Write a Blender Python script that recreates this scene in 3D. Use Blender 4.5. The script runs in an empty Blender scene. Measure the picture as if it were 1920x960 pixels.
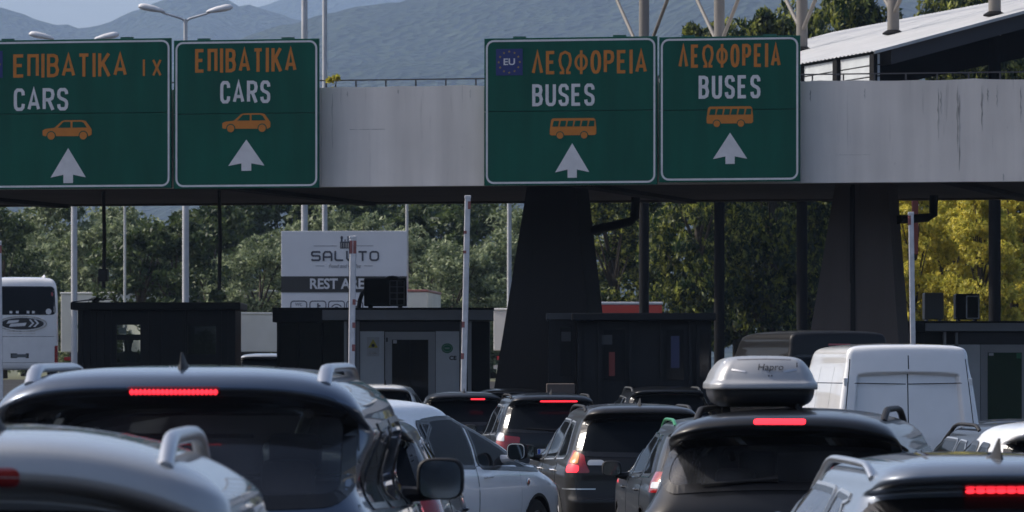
import bpy, bmesh, math, random
import numpy as np
from mathutils import Vector, Matrix, geometry
from mathutils.bvhtree import BVHTree
R = math.radians
S = bpy.context.scene
COL = S.collection
# ------------------------------------------------------------------ camera, world, sun, exposure
FP, CZ, HY = 10000.0, 2.0, 690.0          # focal length in photo pixels, eye height, horizon row
cd = bpy.data.cameras.new('camera'); cam = bpy.data.objects.new('camera', cd); COL.objects.link(cam)
cd.sensor_width = 36; cd.lens = 36 * FP / 1920
cam.location = (0, 0, CZ); cam.rotation_euler = (R(90), 0, 0)
cd.shift_y = (HY - 480) / 1920
cd.clip_start = 0.5; cd.clip_end = 40000
cd.dof.use_dof = True; cd.dof.focus_distance = 62; cd.dof.aperture_fstop = 11
S.camera = cam
SUN = Vector((-0.79, 0.20, 0.74)).normalized()
w = bpy.data.worlds.new('World'); S.world = w; w.use_nodes = True
nt = w.node_tree; nt.nodes.clear()
sk = nt.nodes.new('ShaderNodeTexSky'); sk.sky_type = 'NISHITA'; sk.sun_disc = False
sk.sun_elevation = math.asin(SUN.z); sk.sun_rotation = math.atan2(SUN.x, SUN.y)
sk.air_density = .8; sk.dust_density = 4.0; sk.ozone_density = 1.0
bg = nt.nodes.new('ShaderNodeBackground'); bg.inputs[1].default_value = 0.15
wo = nt.nodes.new('ShaderNodeOutputWorld')
nt.links.new(sk.outputs[0], bg.inputs[0]); nt.links.new(bg.outputs[0], wo.inputs[0])
sd = bpy.data.lights.new('sun', 'SUN'); sd.energy = 3.4; sd.angle = R(0.55); sd.color = (1, 0.95, 0.87)
so = bpy.data.objects.new('sun', sd); COL.objects.link(so)
so.rotation_euler = SUN.to_track_quat('Z', 'Y').to_euler()
S.view_settings.view_transform = 'Standard'; S.view_settings.look = 'None'
S.view_settings.exposure = 0.2; S.view_settings.gamma = 1.0
S.cycles.use_denoising = True; S.cycles.max_bounces = 8; S.cycles.transparent_max_bounces = 16
S.cycles.volume_bounces = 1; S.cycles.caustics_reflective = False; S.cycles.caustics_refractive = False

# ------------------------------------------------------------------ helpers
def P(px, py, Y):
    return Vector(((px - 960) / FP * Y, Y, CZ + (HY - py) / FP * Y))
def gz(x, y):
    z = float(np.interp(y, [-60, 0, 30, 45, 82, 95, 110, 172, 400], [.3, .15, .12, -.02, -.1, .15, .5, 1.5, 1.6]))
    return z - .02 * max(-14, min(14, x)) * float(np.interp(y, [0, 140, 200], [1, 1, 0]))
MATS = {}
def mat(name, col, rough=.6, metal=0, coat=0, noise=0, nscale=8, bump=0, bscale=60, emit=None, spec=.5, stretch=None):
    if name in MATS: return MATS[name]
    m = bpy.data.materials.new(name); m.use_nodes = True; t = m.node_tree; b = t.nodes['Principled BSDF']
    b.inputs['Base Color'].default_value = (*col, 1); b.inputs['Roughness'].default_value = rough
    b.inputs['Metallic'].default_value = metal; b.inputs['Coat Weight'].default_value = coat
    b.inputs['Coat Roughness'].default_value = .03; b.inputs['Specular IOR Level'].default_value = spec
    if emit:
        b.inputs['Emission Color'].default_value = (*emit[0], 1); b.inputs['Emission Strength'].default_value = emit[1]
    if noise or bump:
        tc = t.nodes.new('ShaderNodeTexCoord'); mp = t.nodes.new('ShaderNodeMapping')
        t.links.new(tc.outputs['Object'], mp.inputs[0])
        if stretch: mp.inputs['Scale'].default_value = stretch
    if noise:
        n = t.nodes.new('ShaderNodeTexNoise'); n.inputs['Scale'].default_value = nscale; n.inputs['Detail'].default_value = 6
        t.links.new(mp.outputs[0], n.inputs['Vector'])
        r = t.nodes.new('ShaderNodeMapRange'); r.inputs[1].default_value = .3; r.inputs[2].default_value = .7
        r.inputs[3].default_value = 1 - noise; r.inputs[4].default_value = 1 + noise * .6
        t.links.new(n.outputs[0], r.inputs[0])
        mx = t.nodes.new('ShaderNodeMix'); mx.data_type = 'RGBA'; mx.blend_type = 'MULTIPLY'; mx.inputs[0].default_value = 1
        mx.inputs[6].default_value = (*col, 1)
        cb = t.nodes.new('ShaderNodeCombineColor')
        for k in range(3): t.links.new(r.outputs[0], cb.inputs[k])
        t.links.new(cb.outputs[0], mx.inputs[7]); t.links.new(mx.outputs[2], b.inputs['Base Color'])
    if bump:
        n2 = t.nodes.new('ShaderNodeTexNoise'); n2.inputs['Scale'].default_value = bscale
        t.links.new(mp.outputs[0], n2.inputs['Vector'])
        bp = t.nodes.new('ShaderNodeBump'); bp.inputs['Strength'].default_value = bump; bp.inputs['Distance'].default_value = .02
        t.links.new(n2.outputs[0], bp.inputs['Height']); t.links.new(bp.outputs[0], b.inputs['Normal'])
    MATS[name] = m; return m
def glass_mat(name, tint, rough=.02, dust=0):  # dust: film of road dust that also stands in for sky sheen
    m = bpy.data.materials.new(name); m.use_nodes = True; t = m.node_tree; t.nodes.clear()
    o = t.nodes.new('ShaderNodeOutputMaterial'); a = t.nodes.new('ShaderNodeBsdfTransparent'); a.inputs[0].default_value = (*tint, 1)
    g = t.nodes.new('ShaderNodeBsdfGlossy'); g.inputs['Roughness'].default_value = rough; g.inputs[0].default_value = (.9, .93, 1, 1)
    f = t.nodes.new('ShaderNodeFresnel'); f.inputs[0].default_value = 1.5; x = t.nodes.new('ShaderNodeMixShader')
    t.links.new(f.outputs[0], x.inputs[0]); t.links.new(a.outputs[0], x.inputs[1]); t.links.new(g.outputs[0], x.inputs[2])
    if dust:                                  # thin film of road dust, also standing in for sky sheen
        d = t.nodes.new('ShaderNodeBsdfDiffuse'); d.inputs[0].default_value = (.34, .35, .38, 1); x2 = t.nodes.new('ShaderNodeMixShader')
        n = t.nodes.new('ShaderNodeTexNoise'); n.inputs['Scale'].default_value = 5; r = t.nodes.new('ShaderNodeMapRange'); r.inputs[1].default_value = .3; r.inputs[2].default_value = .75; r.inputs[3].default_value = dust * .5; r.inputs[4].default_value = dust * 1.4
        tc = t.nodes.new('ShaderNodeTexCoord'); t.links.new(tc.outputs['Object'], n.inputs[0]); t.links.new(n.outputs[0], r.inputs[0]); t.links.new(r.outputs[0], x2.inputs[0])
        t.links.new(x.outputs[0], x2.inputs[1]); t.links.new(d.outputs[0], x2.inputs[2]); x = x2
    t.links.new(x.outputs[0], o.inputs[0]); MATS[name] = m; return m
def paint(name, col, metal=.0, rough=.35, dust=.12):
    """clear-coated car paint outside, dark trim on the inner side of the sheet metal"""
    if name in MATS: return MATS[name]
    m = mat(name, col, rough, metal, coat=1.0, noise=dust, nscale=3)
    t = m.node_tree; b = t.nodes['Principled BSDF']; out = t.nodes['Material Output']
    d = t.nodes.new('ShaderNodeBsdfDiffuse'); d.inputs[0].default_value = (.02, .02, .022, 1)
    ge = t.nodes.new('ShaderNodeNewGeometry'); mx = t.nodes.new('ShaderNodeMixShader')
    t.links.new(ge.outputs['Backfacing'], mx.inputs[0]); t.links.new(b.outputs[0], mx.inputs[1]); t.links.new(d.outputs[0], mx.inputs[2])
    t.links.new(mx.outputs[0], out.inputs[0]); return m

class MB:
    def __init__(s): s.v = []; s.f = []; s.mi = []
    def add(s, vs, fs, mi=0):
        o = len(s.v); s.v += [tuple(p) for p in vs]; s.f += [tuple(i + o for i in f) for f in fs]; s.mi += [mi] * len(fs); return s
    def box(s, x0, x1, y0, y1, z0, z1, mi=0, bev=0):
        if bev:
            b = bmesh.new(); bmesh.ops.create_cube(b, size=1)
            for v in b.verts: v.co = Vector((x0 + (v.co.x + .5) * (x1 - x0), y0 + (v.co.y + .5) * (y1 - y0), z0 + (v.co.z + .5) * (z1 - z0)))
            bmesh.ops.bevel(b, geom=b.edges[:], offset=bev, segments=2, affect='EDGES', profile=.5)
            b.verts.index_update(); s.add([v.co for v in b.verts], [[v.index for v in f.verts] for f in b.faces], mi); b.free(); return s
        v = [(x, y, z) for z in (z0, z1) for y in (y0, y1) for x in (x0, x1)]
        return s.add(v, [(0, 2, 3, 1), (4, 5, 7, 6), (0, 1, 5, 4), (2, 6, 7, 3), (0, 4, 6, 2), (1, 3, 7, 5)], mi)
    def tube(s, pts, r, n=10, mi=0, cap=True, sx=1, sy=1):
        pts = [Vector(p) for p in pts]; k = len(pts)
        rr = r if hasattr(r, '__len__') else [r] * k
        vs = []; prev = None
        for i, p in enumerate(pts):
            t = (pts[min(i + 1, k - 1)] - pts[max(i - 1, 0)]).normalized()
            if prev is None:
                a = Vector((0, 0, 1)) if abs(t.z) < .9 else Vector((1, 0, 0))
                u = a.cross(t).normalized()
            else: u = (prev - t * prev.dot(t)).normalized()
            prev = u; q = t.cross(u)
            vs += [p + rr[i] * (sx * math.cos(2 * math.pi * j / n) * u + sy * math.sin(2 * math.pi * j / n) * q) for j in range(n)]
        fs = [(i * n + j, i * n + (j + 1) % n, (i + 1) * n + (j + 1) % n, (i + 1) * n + j) for i in range(k - 1) for j in range(n)]
        if cap: fs += [tuple(range(n))[::-1], tuple(range((k - 1) * n, k * n))]
        return s.add(vs, fs, mi)
    def poly(s, pts, y0, y1, mi=0):
        """polygon in the x-z plane, facing -y at y0, with depth to y1"""
        pts = [tuple(p[:2]) for p in pts]
        ar = sum(pts[i][0] * pts[(i + 1) % len(pts)][1] - pts[(i + 1) % len(pts)][0] * pts[i][1] for i in range(len(pts)))
        if ar < 0: pts = pts[::-1]
        n = len(pts); tri = geometry.tessellate_polygon([[Vector((p[0], p[1], 0)) for p in pts]])
        f = []
        for a, b, c in tri:
            A, B, C_ = pts[a], pts[b], pts[c]
            if (B[0] - A[0]) * (C_[1] - A[1]) - (C_[0] - A[0]) * (B[1] - A[1]) < 0: b, c = c, b
            f.append((a, b, c))
        f += [(i, i + n, (i + 1) % n + n, (i + 1) % n) for i in range(n)]
        return s.add([(x, y0, z) for x, z in pts] + [(x, y1, z) for x, z in pts], f, mi)
    def ribbon(s, pts, wd, y0, y1, closed=False, mi=0):
        """flat stroke of constant width in the x-z plane with mitred joints"""
        pts = [Vector((p[0], p[1])) for p in pts]; n = len(pts); vs = []
        for i in range(n):
            if closed: a, b = pts[i - 1], pts[(i + 1) % n]
            else: a, b = pts[max(i - 1, 0)], pts[min(i + 1, n - 1)]
            d0 = (pts[i] - a).normalized() if (pts[i] - a).length > 1e-9 else None
            d1 = (b - pts[i]).normalized() if (b - pts[i]).length > 1e-9 else None
            d0 = d0 or d1; d1 = d1 or d0
            n0 = Vector((-d0.y, d0.x)); n1 = Vector((-d1.y, d1.x)); mm = (n0 + n1)
            mm = mm.normalized() if mm.length > .2 else n0
            k = wd / 2 / max(.45, mm.dot(n0))
            vs += [(pts[i].x + mm.x * k, pts[i].y + mm.y * k), (pts[i].x - mm.x * k, pts[i].y - mm.y * k)]
        m = n if closed else n - 1
        V = [(x, y0, z) for x, z in vs] + [(x, y1, z) for x, z in vs]; o = 2 * n; f = []
        for i in range(m):
            a, b = 2 * i, 2 * ((i + 1) % n)
            f += [(a, a + 1, b + 1, b), (a, b, b + o, a + o), (b + 1, a + 1, a + 1 + o, b + 1 + o)]
        return s.add(V, f, mi)
    def lathe(s, prof, c=(0, 0, 0), axis='z', n=24, mi=0):
        vs = []; c = Vector(c)
        for r, h in prof:
            for j in range(n):
                a = 2 * math.pi * j / n; x, y = r * math.cos(a), r * math.sin(a)
                vs.append(c + (Vector((x, y, h)) if axis == 'z' else Vector((h, x, y)) if axis == 'x' else Vector((x, h, y))))
        k = len(prof)
        fs = [(i * n + j, i * n + (j + 1) % n, (i + 1) * n + (j + 1) % n, (i + 1) * n + j) for i in range(k - 1) for j in range(n)]
        return s.add(vs, fs, mi)
    def mesh(s, name, mats, smooth=False, sharp=None):
        me = bpy.data.meshes.new(name); me.from_pydata(s.v, [], s.f)
        for m in (mats if isinstance(mats, (list, tuple)) else [mats]): me.materials.append(m)
        if any(s.mi): me.polygons.foreach_set('material_index', s.mi)
        if smooth:
            me.polygons.foreach_set('use_smooth', [True] * len(me.polygons))
            if sharp: me.set_sharp_from_angle(angle=R(sharp))
        me.update(); return me
    def build(s, name, mats, parent=None, smooth=False, sharp=40, loc=None):
        return link(name, s.mesh(name, mats, smooth, sharp), parent, loc)
def link(name, me, parent=None, loc=None):
    o = bpy.data.objects.new(name, me); COL.objects.link(o)
    if parent: o.parent = parent
    if loc is not None: o.location = loc
    return o
def thing(name, label, cat, loc=(0, 0, 0), rz=0, group=None):
    o = bpy.data.objects.new(name, None); COL.objects.link(o); o.empty_display_size = .3
    o.location = loc; o.rotation_euler = (0, 0, rz); return tag(o, label, cat, group)
def tag(o, label, cat, group=None):
    o['label'] = label; o['category'] = cat
    if group: o['group'] = group
    return o
def dup(root, loc, rz, label=None):
    def cp(o, par):
        c = o.copy(); COL.objects.link(c)
        if par: c.parent = par
        for k in o.children: cp(k, c)
        return c
    r = cp(root, None); r.location = loc; r.rotation_euler = (0, 0, rz)
    if label: r['label'] = label
    return r
def text_mesh(txt, size, mtl, parent, name, loc, rot=(R(90), 0, 0), sx=1, shear=0, ext=.003, align='CENTER', bold=0):
    c = bpy.data.curves.new(name, 'FONT'); c.body = txt; c.size = size; c.extrude = ext; c.shear = shear
    c.align_x = align; c.align_y = 'CENTER'; c.offset = bold; c.resolution_u = 4
    o = bpy.data.objects.new(name + '_curve', c); COL.objects.link(o)
    dg = bpy.context.evaluated_depsgraph_get(); me = bpy.data.meshes.new_from_object(o.evaluated_get(dg))
    bpy.data.objects.remove(o); bpy.data.curves.remove(c)
    me.materials.clear(); me.materials.append(mtl)
    r = link(name, me, parent, loc); r.rotation_euler = rot; r.scale = (sx, 1, 1); return r
def circ(cx, cz, r, n=20, rz=None): return [(cx + r * math.cos(2 * math.pi * k / n), cz + (rz or r) * math.sin(2 * math.pi * k / n)) for k in range(n)]
def rrect(x0, x1, z0, z1, r, n=5):
    o = []
    for cx, cz, a0 in ((x1 - r, z1 - r, 0), (x0 + r, z1 - r, 90), (x0 + r, z0 + r, 180), (x1 - r, z0 + r, 270)):
        o += [(cx + r * math.cos(R(a0 + 90 * k / n)), cz + r * math.sin(R(a0 + 90 * k / n))) for k in range(n + 1)]
    return o
# ------------------------------------------------------------------ road-sign stroke lettering
_B2 = [(.55, .53), (.86, .46), (1, .28), (.88, .07), (.55, 0), (0, 0)]
_P = [(0, 0), (0, 1), (.6, 1), (.9, .94), (1, .75), (.9, .56), (.6, .48), (0, .48)]
GL = {
 'E': (.55, [[(1, 1), (0, 1), (0, 0), (1, 0)], [(0, .52), (.85, .52)]]), 'Π': (.55, [[(0, 0), (0, 1), (1, 1), (1, 0)]]),
 'I': (.13, [[(.5, -.09), (.5, 1.09)]]), 'B': (.58, [[(0, 0), (0, 1), (.55, 1), (.85, .94), (.94, .77), (.85, .6), (.55, .53), (0, .53)], _B2 + [(0, .05)]]),
 'A': (.64, [[(0, 0), (.5, 1), (1, 0)], [(.17, .27), (.83, .27)]]), 'T': (.58, [[(0, 1), (1, 1)], [(.5, 1), (.5, -.07)]]),
 'K': (.6, [[(0, -.07), (0, 1.07)], [(.95, 1.06), (0, .38)], [(.3, .6), (1, -.06)]]), 'X': (.6, [[(0, -.05), (1, 1.05)], [(1, -.05), (0, 1.05)]]),
 'Λ': (.64, [[(0, 0), (.5, 1), (1, 0)]]), 'P': (.58, [_P]), 'R': (.6, [_P, [(.5, .48), (1, -.05)]]),
 'Ω': (.74, [[(0, 0), (.3, 0), (.3, .14), (.08, .36), (0, .62), (.12, .9), (.5, 1), (.88, .9), (1, .62), (.92, .36), (.7, .14), (.7, 0), (1, 0)]]),
 'Φ': (.74, [[(.5 + .5 * math.cos(a), .5 + .34 * math.sin(a)) for a in [2 * math.pi * k / 16 for k in range(17)]], [(.5, -.07), (.5, 1.07)]]),
 'O': (.58, [rrect(0, 1, 0, 1, .42) + [rrect(0, 1, 0, 1, .42)[0]]]),
 'C': (.56, [[(1, .72), (.95, .9), (.75, 1), (.25, 1), (.05, .9), (0, .75), (0, .25), (.05, .1), (.25, 0), (.75, 0), (.95, .1), (1, .28)]]),
 'S': (.56, [[(1, .76), (.95, .91), (.75, 1), (.25, 1), (.05, .91), (0, .76), (.05, .63), (.25, .55), (.75, .46), (.95, .38), (1, .24), (.95, .09), (.75, 0), (.25, 0), (.05, .09), (0, .24)]]),
 'U': (.56, [[(0, 1.07), (0, .22), (.07, .07), (.28, 0), (.72, 0), (.93, .07), (1, .22), (1, 1.07)]]), 'L': (.5, [[(0, 1.07), (0, 0), (1, 0)]]),
 "'": (.05, [[(0, 1.1), (.6, 1.35)]])}
def strokes(mb, txt, x0, x1, zc, h, y, t=.14, wide=1.0):
    """letters with cap height h whose run fills x0..x1"""
    ws = [GL[c][0] * wide * h if c != ' ' else .42 * h for c in txt]
    k = min(1, ((x1 - x0) - (.12 * h) * (len(txt) - 1)) / sum(ws)); ws = [a * (k if a > .2 * h else 1) for a in ws]
    gap = ((x1 - x0) - sum(ws)) / max(1, len(txt) - 1); x = x0; tw = t * h
    for c, wd in zip(txt, ws):
        if c != ' ':
            tw = t * h * (.8 if c in 'ΩΦ' else 1)
            for k, st in enumerate(GL[c][1]):
                mb.ribbon([(x + tw / 2 + px * (wd - tw), zc - h / 2 + tw / 2 + pz * (h - tw)) for px, pz in st], tw, y - .0006 * k, y + .004)
        x += wd + gap
# ------------------------------------------------------------------ common materials
M_rubber = mat('tyre_rubber', (.02, .02, .02), .85, bump=.3)
M_plastic = mat('black_plastic', (.012, .012, .014), .6, spec=.3)
M_seal = mat('black_window_seal', (.008, .008, .009), .25)
M_rim = mat('alloy_rim', (.42, .43, .45), .3, 1)
M_chrome = mat('chrome', (.75, .76, .78), .12, 1)
M_alu = mat('satin_aluminium', (.55, .56, .58), .32, 1)
M_glass = glass_mat('clear_car_glass', (.80, .86, .84))
M_tint = glass_mat('tinted_car_glass', (.58, .61, .64), .02, .085)
M_opq = mat('dark_car_glass', (.008, .010, .013), .04, spec=.2)
M_opq.node_tree.nodes['Principled BSDF'].inputs['IOR'].default_value = 1.22
M_red = mat('red_lamp_lens', (.28, .01, .012), .12, coat=.8)
M_amber = mat('amber_lamp_lens', (.75, .22, .02), .15, coat=.8)
M_clear = mat('clear_lamp_lens', (.55, .56, .58), .12, coat=.8)
M_lit = mat('lit_brake_lamp', (.6, .01, .02), .3, emit=((1, .03, .05), 1.7))
M_seat = mat('dark_seat_fabric', (.014, .014, .017), .8)
M_beige = mat('pale_trim', (.42, .45, .40), .7)
M_mirror = mat('mirror_glass', (.22, .25, .26), .05, 1)
M_plate = mat('plate_white', (.7, .71, .72), .35)
M_blue = mat('plate_blue', (.02, .08, .42), .4)
M_dark = mat('letter_black', (.02, .02, .022), .5)
# ------------------------------------------------------------------ ground, hills, haze
def structure(o, k='structure'): o['kind'] = k; return o
M_asph = mat('asphalt', (.045, .045, .047), .92, noise=.35, nscale=.7, bump=.4, bscale=40, spec=.08)
M_field = mat('dry_grass', (.10, .105, .05), .9, noise=.4, nscale=.5)
def sheet(name, xs, ys, zf, m):
    me = bpy.data.meshes.new(name); nx = len(xs)
    me.from_pydata([(x, y, zf(x, y)) for y in ys for x in xs], [], [(j * nx + i, j * nx + i + 1, (j + 1) * nx + i + 1, (j + 1) * nx + i) for j in range(len(ys) - 1) for i in range(nx - 1)])
    me.materials.append(m); me.polygons.foreach_set('use_smooth', [True] * len(me.polygons)); return structure(link(name, me))
XS = [-8900, -900, -200, -80, -40] + [k * 2 for k in range(-14, 15)] + [40, 80, 200, 900, 8900]
YS = [-3300, -1000, -400, -60] + [k * 4 for k in range(0, 48)] + [200, 250, 320, 400, 700, 1500, 12800]
sheet('ground', XS, YS, gz, M_asph)
sheet('field', XS, [193, 200, 250, 320, 400, 700, 1500, 12800], lambda x, y: gz(x, y) + .006, M_field)
M_line = mat('road_paint', (.72, .72, .70), .6, noise=.2, nscale=4)
mb = MB()
for lx in (-6.9, -3.4, .1, 3.7, 7.3):
    for k in range(22):
        y = 12 + k * 4; vs = [(lx + dx, yy, gz(lx, yy) + .006) for yy in (y, y + 2) for dx in (-.06, .06)]; mb.add(vs, [(0, 1, 3, 2)])
structure(mb.build('lane_marking', M_line))

def forest_mat(name, c1, c2, scale):
    m = bpy.data.materials.new(name); m.use_nodes = True; t = m.node_tree; b = t.nodes['Principled BSDF']; b.inputs['Roughness'].default_value = .95
    b.inputs['Specular IOR Level'].default_value = .1
    tc = t.nodes.new('ShaderNodeTexCoord'); n = t.nodes.new('ShaderNodeTexNoise'); n.inputs['Scale'].default_value = scale; n.inputs['Detail'].default_value = 8; n.inputs['Roughness'].default_value = .7
    r = t.nodes.new('ShaderNodeValToRGB'); r.color_ramp.elements[0].position = .35; r.color_ramp.elements[1].position = .68
    r.color_ramp.elements[0].color = (*c1, 1); r.color_ramp.elements[1].color = (*c2, 1)
    v = t.nodes.new('ShaderNodeTexVoronoi'); v.inputs['Scale'].default_value = .075
    bp = t.nodes.new('ShaderNodeBump'); bp.inputs['Strength'].default_value = 1; bp.inputs['Distance'].default_value = 18
    t.links.new(tc.outputs['Object'], n.inputs[0]); t.links.new(n.outputs[0], r.inputs[0]); t.links.new(r.outputs[0], b.inputs[0])
    t.links.new(tc.outputs['Object'], v.inputs[0]); t.links.new(v.outputs[0], bp.inputs['Height']); t.links.new(bp.outputs[0], b.inputs['Normal'])
    return m
M_forest = forest_mat('forested_slope', (.007, .013, .009), (.034, .046, .022), .02)
from mathutils import noise as mnoise
def hill(name, D0, D1, crest, seed, sg=1):
    """one ridge: foot at distance D0, crest at D1 whose skyline runs through the crest points"""
    pxs = np.linspace(-1400, 3400, 240); rows = np.concatenate([np.linspace(0, 1, 46), [1.06, 1.16, 1.4]])
    cx = [c[0] for c in crest]; cy = [c[1] for c in crest]; V = []
    for v in rows:
        for px in pxs:
            Y = D0 + (D1 - D0) * v; c = CZ + (HY - np.interp(px, cx, cy)) / FP * D1
            X = (px - 960) / FP * (D0 + (D1 - D0) * (.35 + .65 * v)) * 1.0
            if v <= 1: z = -2 + (c + 2) * (v ** .9)
            else: z = c - (v - 1) * (D1 - D0) * .5
            p = Vector((X * .0026 + seed, Y * .0015, 0)); k = math.sin(math.pi * min(1, v)) if v < 1 else 0
            gul = abs(mnoise.noise(Vector((X * .0068 + v * 1.2 + seed, Y * .0008, 3)))) 
            z += k * ((c + 2) * .13 * mnoise.fractal(p, 1, 2, 5) - (c + 2) * .09 * gul) + 5 * mnoise.noise(Vector((X * .05, Y * .05, seed))) * max(0, min(1, v * 8 - 7)) + 4 * mnoise.noise(Vector((X * .12, Y * .1, seed + 9))) * max(0, min(1, v * 8 - 7))
            V.append((X * (1 if sg > 0 else 2.2), Y * sg, z))
    n = len(pxs); me = bpy.data.meshes.new(name)
    me.from_pydata(V, [], [(j * n + i, j * n + i + 1, (j + 1) * n + i + 1, (j + 1) * n + i) for j in range(len(rows) - 1) for i in range(n - 1)])
    me.materials.append(M_forest); me.polygons.foreach_set('use_smooth', [True] * len(me.polygons)); return structure(link(name, me))
hill('far_hill', 8600, 11000, [(-1400, 60), (-300, 90), (200, 110), (380, 60), (450, 22), (500, 8), (560, -12), (700, -50), (1100, -110), (3400, -60)], 5)
hill('middle_hill', 5600, 8000, [(-1400, -60), (-200, -12), (0, 14), (30, 20), (60, 34), (100, 45), (145, 52), (175, 49), (215, 37), (255, 20), (300, 2), (340, -4), (420, -2), (450, 9), (490, 16), (540, 32), (620, 60), (760, 120), (3400, 200)], 1)
hill('near_hill', 3200, 5700, [(-1400, 300), (100, 210), (350, 120), (480, 62), (560, 40), (640, 18), (740, 4), (860, -18), (1000, -50), (1400, -110), (3400, -40)], 2)
def unseen_ring_hill():
    """unseen wooded slopes at the sides and back, added to darken car reflections"""
    V = []; n = 150; rows = [0, .15, .3, .45, .6, .75, .9, 1, 1.15, 1.5]
    for v in rows:
        for k in range(n + 1):
            a = R(24 + 312 * k / n); r = 1000 + 900 * v; hh = 230 + 70 * mnoise.fractal(Vector((a * 2.5, 2, 0)), 1, 2, 4)
            e = min(1, k / 10, (n - k) / 10); z = -2 + hh * (.35 + .65 * e) * (min(v, 1) ** .9 - max(0, v - 1)) + 14 * mnoise.noise(Vector((a * 14, v * 5, 1))) * min(1, v * 3)
            V.append((r * math.sin(a), r * math.cos(a), z))
    me = bpy.data.meshes.new('reflection_hill'); m = n + 1; me.from_pydata(V, [], [(j * m + i, j * m + i + 1, (j + 1) * m + i + 1, (j + 1) * m + i) for j in range(len(rows) - 1) for i in range(n)])
    me.materials.append(M_forest); me.polygons.foreach_set('use_smooth', [True] * len(me.polygons)); structure(link('reflection_hill', me))
unseen_ring_hill()  # out of view, added so the cars reflect a darker horizon
hz = MB().box(-9000, 9000, -3500, 13000, -3.5, 1250).build('haze', [])
hm = bpy.data.materials.new('hazy_air'); hm.use_nodes = True; hm.node_tree.nodes.clear()
ho = hm.node_tree.nodes.new('ShaderNodeOutputMaterial'); hv = hm.node_tree.nodes.new('ShaderNodeVolumePrincipled')
hv.inputs['Color'].default_value = (.50, .68, 1, 1); hv.inputs['Density'].default_value = .000082; hv.inputs['Anisotropy'].default_value = 0
hm.node_tree.links.new(hv.outputs[0], ho.inputs['Volume']); hz.data.materials.append(hm); structure(hz, 'stuff')

# ------------------------------------------------------------------ concrete gantry over the lanes
def concrete(name, col, streak, spots=True):
    m = bpy.data.materials.new(name); m.use_nodes = True; t = m.node_tree; b = t.nodes['Principled BSDF']; b.inputs['Roughness'].default_value = .85
    tc = t.nodes.new('ShaderNodeTexCoord'); cur = None
    def layer(scale, mapping, lo, hi, v0, v1, detail=5):
        nonlocal cur
        mp = t.nodes.new('ShaderNodeMapping'); mp.inputs['Scale'].default_value = mapping; t.links.new(tc.outputs['Object'], mp.inputs[0])
        n = t.nodes.new('ShaderNodeTexNoise'); n.inputs['Scale'].default_value = scale; n.inputs['Detail'].default_value = detail; t.links.new(mp.outputs[0], n.inputs[0])
        r = t.nodes.new('ShaderNodeMapRange'); r.inputs[1].default_value = lo; r.inputs[2].default_value = hi; r.inputs[3].default_value = v0; r.inputs[4].default_value = v1
        t.links.new(n.outputs[0], r.inputs[0])
        if cur is None: cur = r.outputs[0]
        else:
            q = t.nodes.new('ShaderNodeMath'); q.operation = 'MULTIPLY'; t.links.new(cur, q.inputs[0]); t.links.new(r.outputs[0], q.inputs[1]); cur = q.outputs[0]
    layer(2.2, (1, 1, .08), .3, .7, 1 - streak, 1.0); layer(.5, (1, 1, 1), .3, .7, .86, 1.06); layer(9, (1, 1, .06), .62, .74, 1.0, 1 - streak * 1.4); layer(14, (1, 1, 1), .68, .76, 1.0, .82)
    mx = t.nodes.new('ShaderNodeMix'); mx.data_type = 'RGBA'; mx.blend_type = 'MULTIPLY'; mx.inputs[0].default_value = 1; mx.inputs[6].default_value = (*col, 1)
    cb = t.nodes.new('ShaderNodeCombineColor')
    for k in range(3): t.links.new(cur, cb.inputs[k])
    t.links.new(cb.outputs[0], mx.inputs[7]); t.links.new(mx.outputs[2], b.inputs['Base Color']); return m
M_conc = concrete('whitewashed_concrete', (.86, .80, .74), .2)
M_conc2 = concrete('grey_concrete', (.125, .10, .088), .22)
M_conc3 = concrete('shade_dark_concrete', (.014, .0125, .013), .2)  # near-black colour carries the deep shade on the left pier
M_stain = mat('drip_stain', (.52, .49, .45), .9, noise=.6, nscale=6, stretch=(3, 1, .3))
TH = R(-13); E = Vector((math.cos(TH), math.sin(TH))); N = Vector((-math.sin(TH), math.cos(TH)))   # along the gantry / away from camera
O = Vector((-9.74, 101.5))
def gu(px, off=0):
    o = O + N * off; q = (px - 960) / FP; return (q * o.y - o.x) / (E.x - q * E.y)
def gY(px, off=0): return (O + N * off + E * gu(px, off)).y
def gzv(px, py, off=0): return CZ + (HY - py) / FP * gY(px, off)
ZB, ZT = 5.40, 7.27
ganc = thing('toll_gantry', 'long whitewashed concrete toll gantry spanning the lanes above the booths', 'gantry', (O.x, O.y, 0), TH)
rnd = random.Random(4)
seg = [-13, -6, .4, gu(330), gu(602), gu(908), gu(1225), gu(1500), 24, 30]
for i in range(len(seg) - 1):
    mb = MB(); a, b = seg[i] + .004, seg[i + 1] - .004; n = max(4, int((b - a) / .35))
    V = []
    for k in range(n + 1):
        x = a + (b - a) * k / n; j = rnd.uniform(-.018, .012); V += [(x, 0, ZB), (x, 0, ZT + j), (x, .35, ZT + j - .01), (x, .35, ZB)]
    F = [(4 * k + q, 4 * k + 4 + q, 4 * k + 4 + (q + 1) % 4, 4 * k + (q + 1) % 4) for k in range(n) for q in range(4)] + [(0, 1, 2, 3), (4 * n + 3, 4 * n + 2, 4 * n + 1, 4 * n)]
    mb.add(V, F).build('parapet_panel', M_conc, ganc)
MB().box(-13, 30, .352, 11, ZB + .06, ZT - .35).build('deck', M_conc2, ganc)
MB().box(-13, 30, 11.002, 11.3, ZB + .02, ZT - .25).build('rear_beam', M_conc2, ganc)
for x in (-9, -2.5, 4.2, 11, 18, 25): MB().box(x, x + .35, .36, 10.98, ZB - .02, ZB + .058).build('soffit_rib', M_conc3, ganc)
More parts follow.
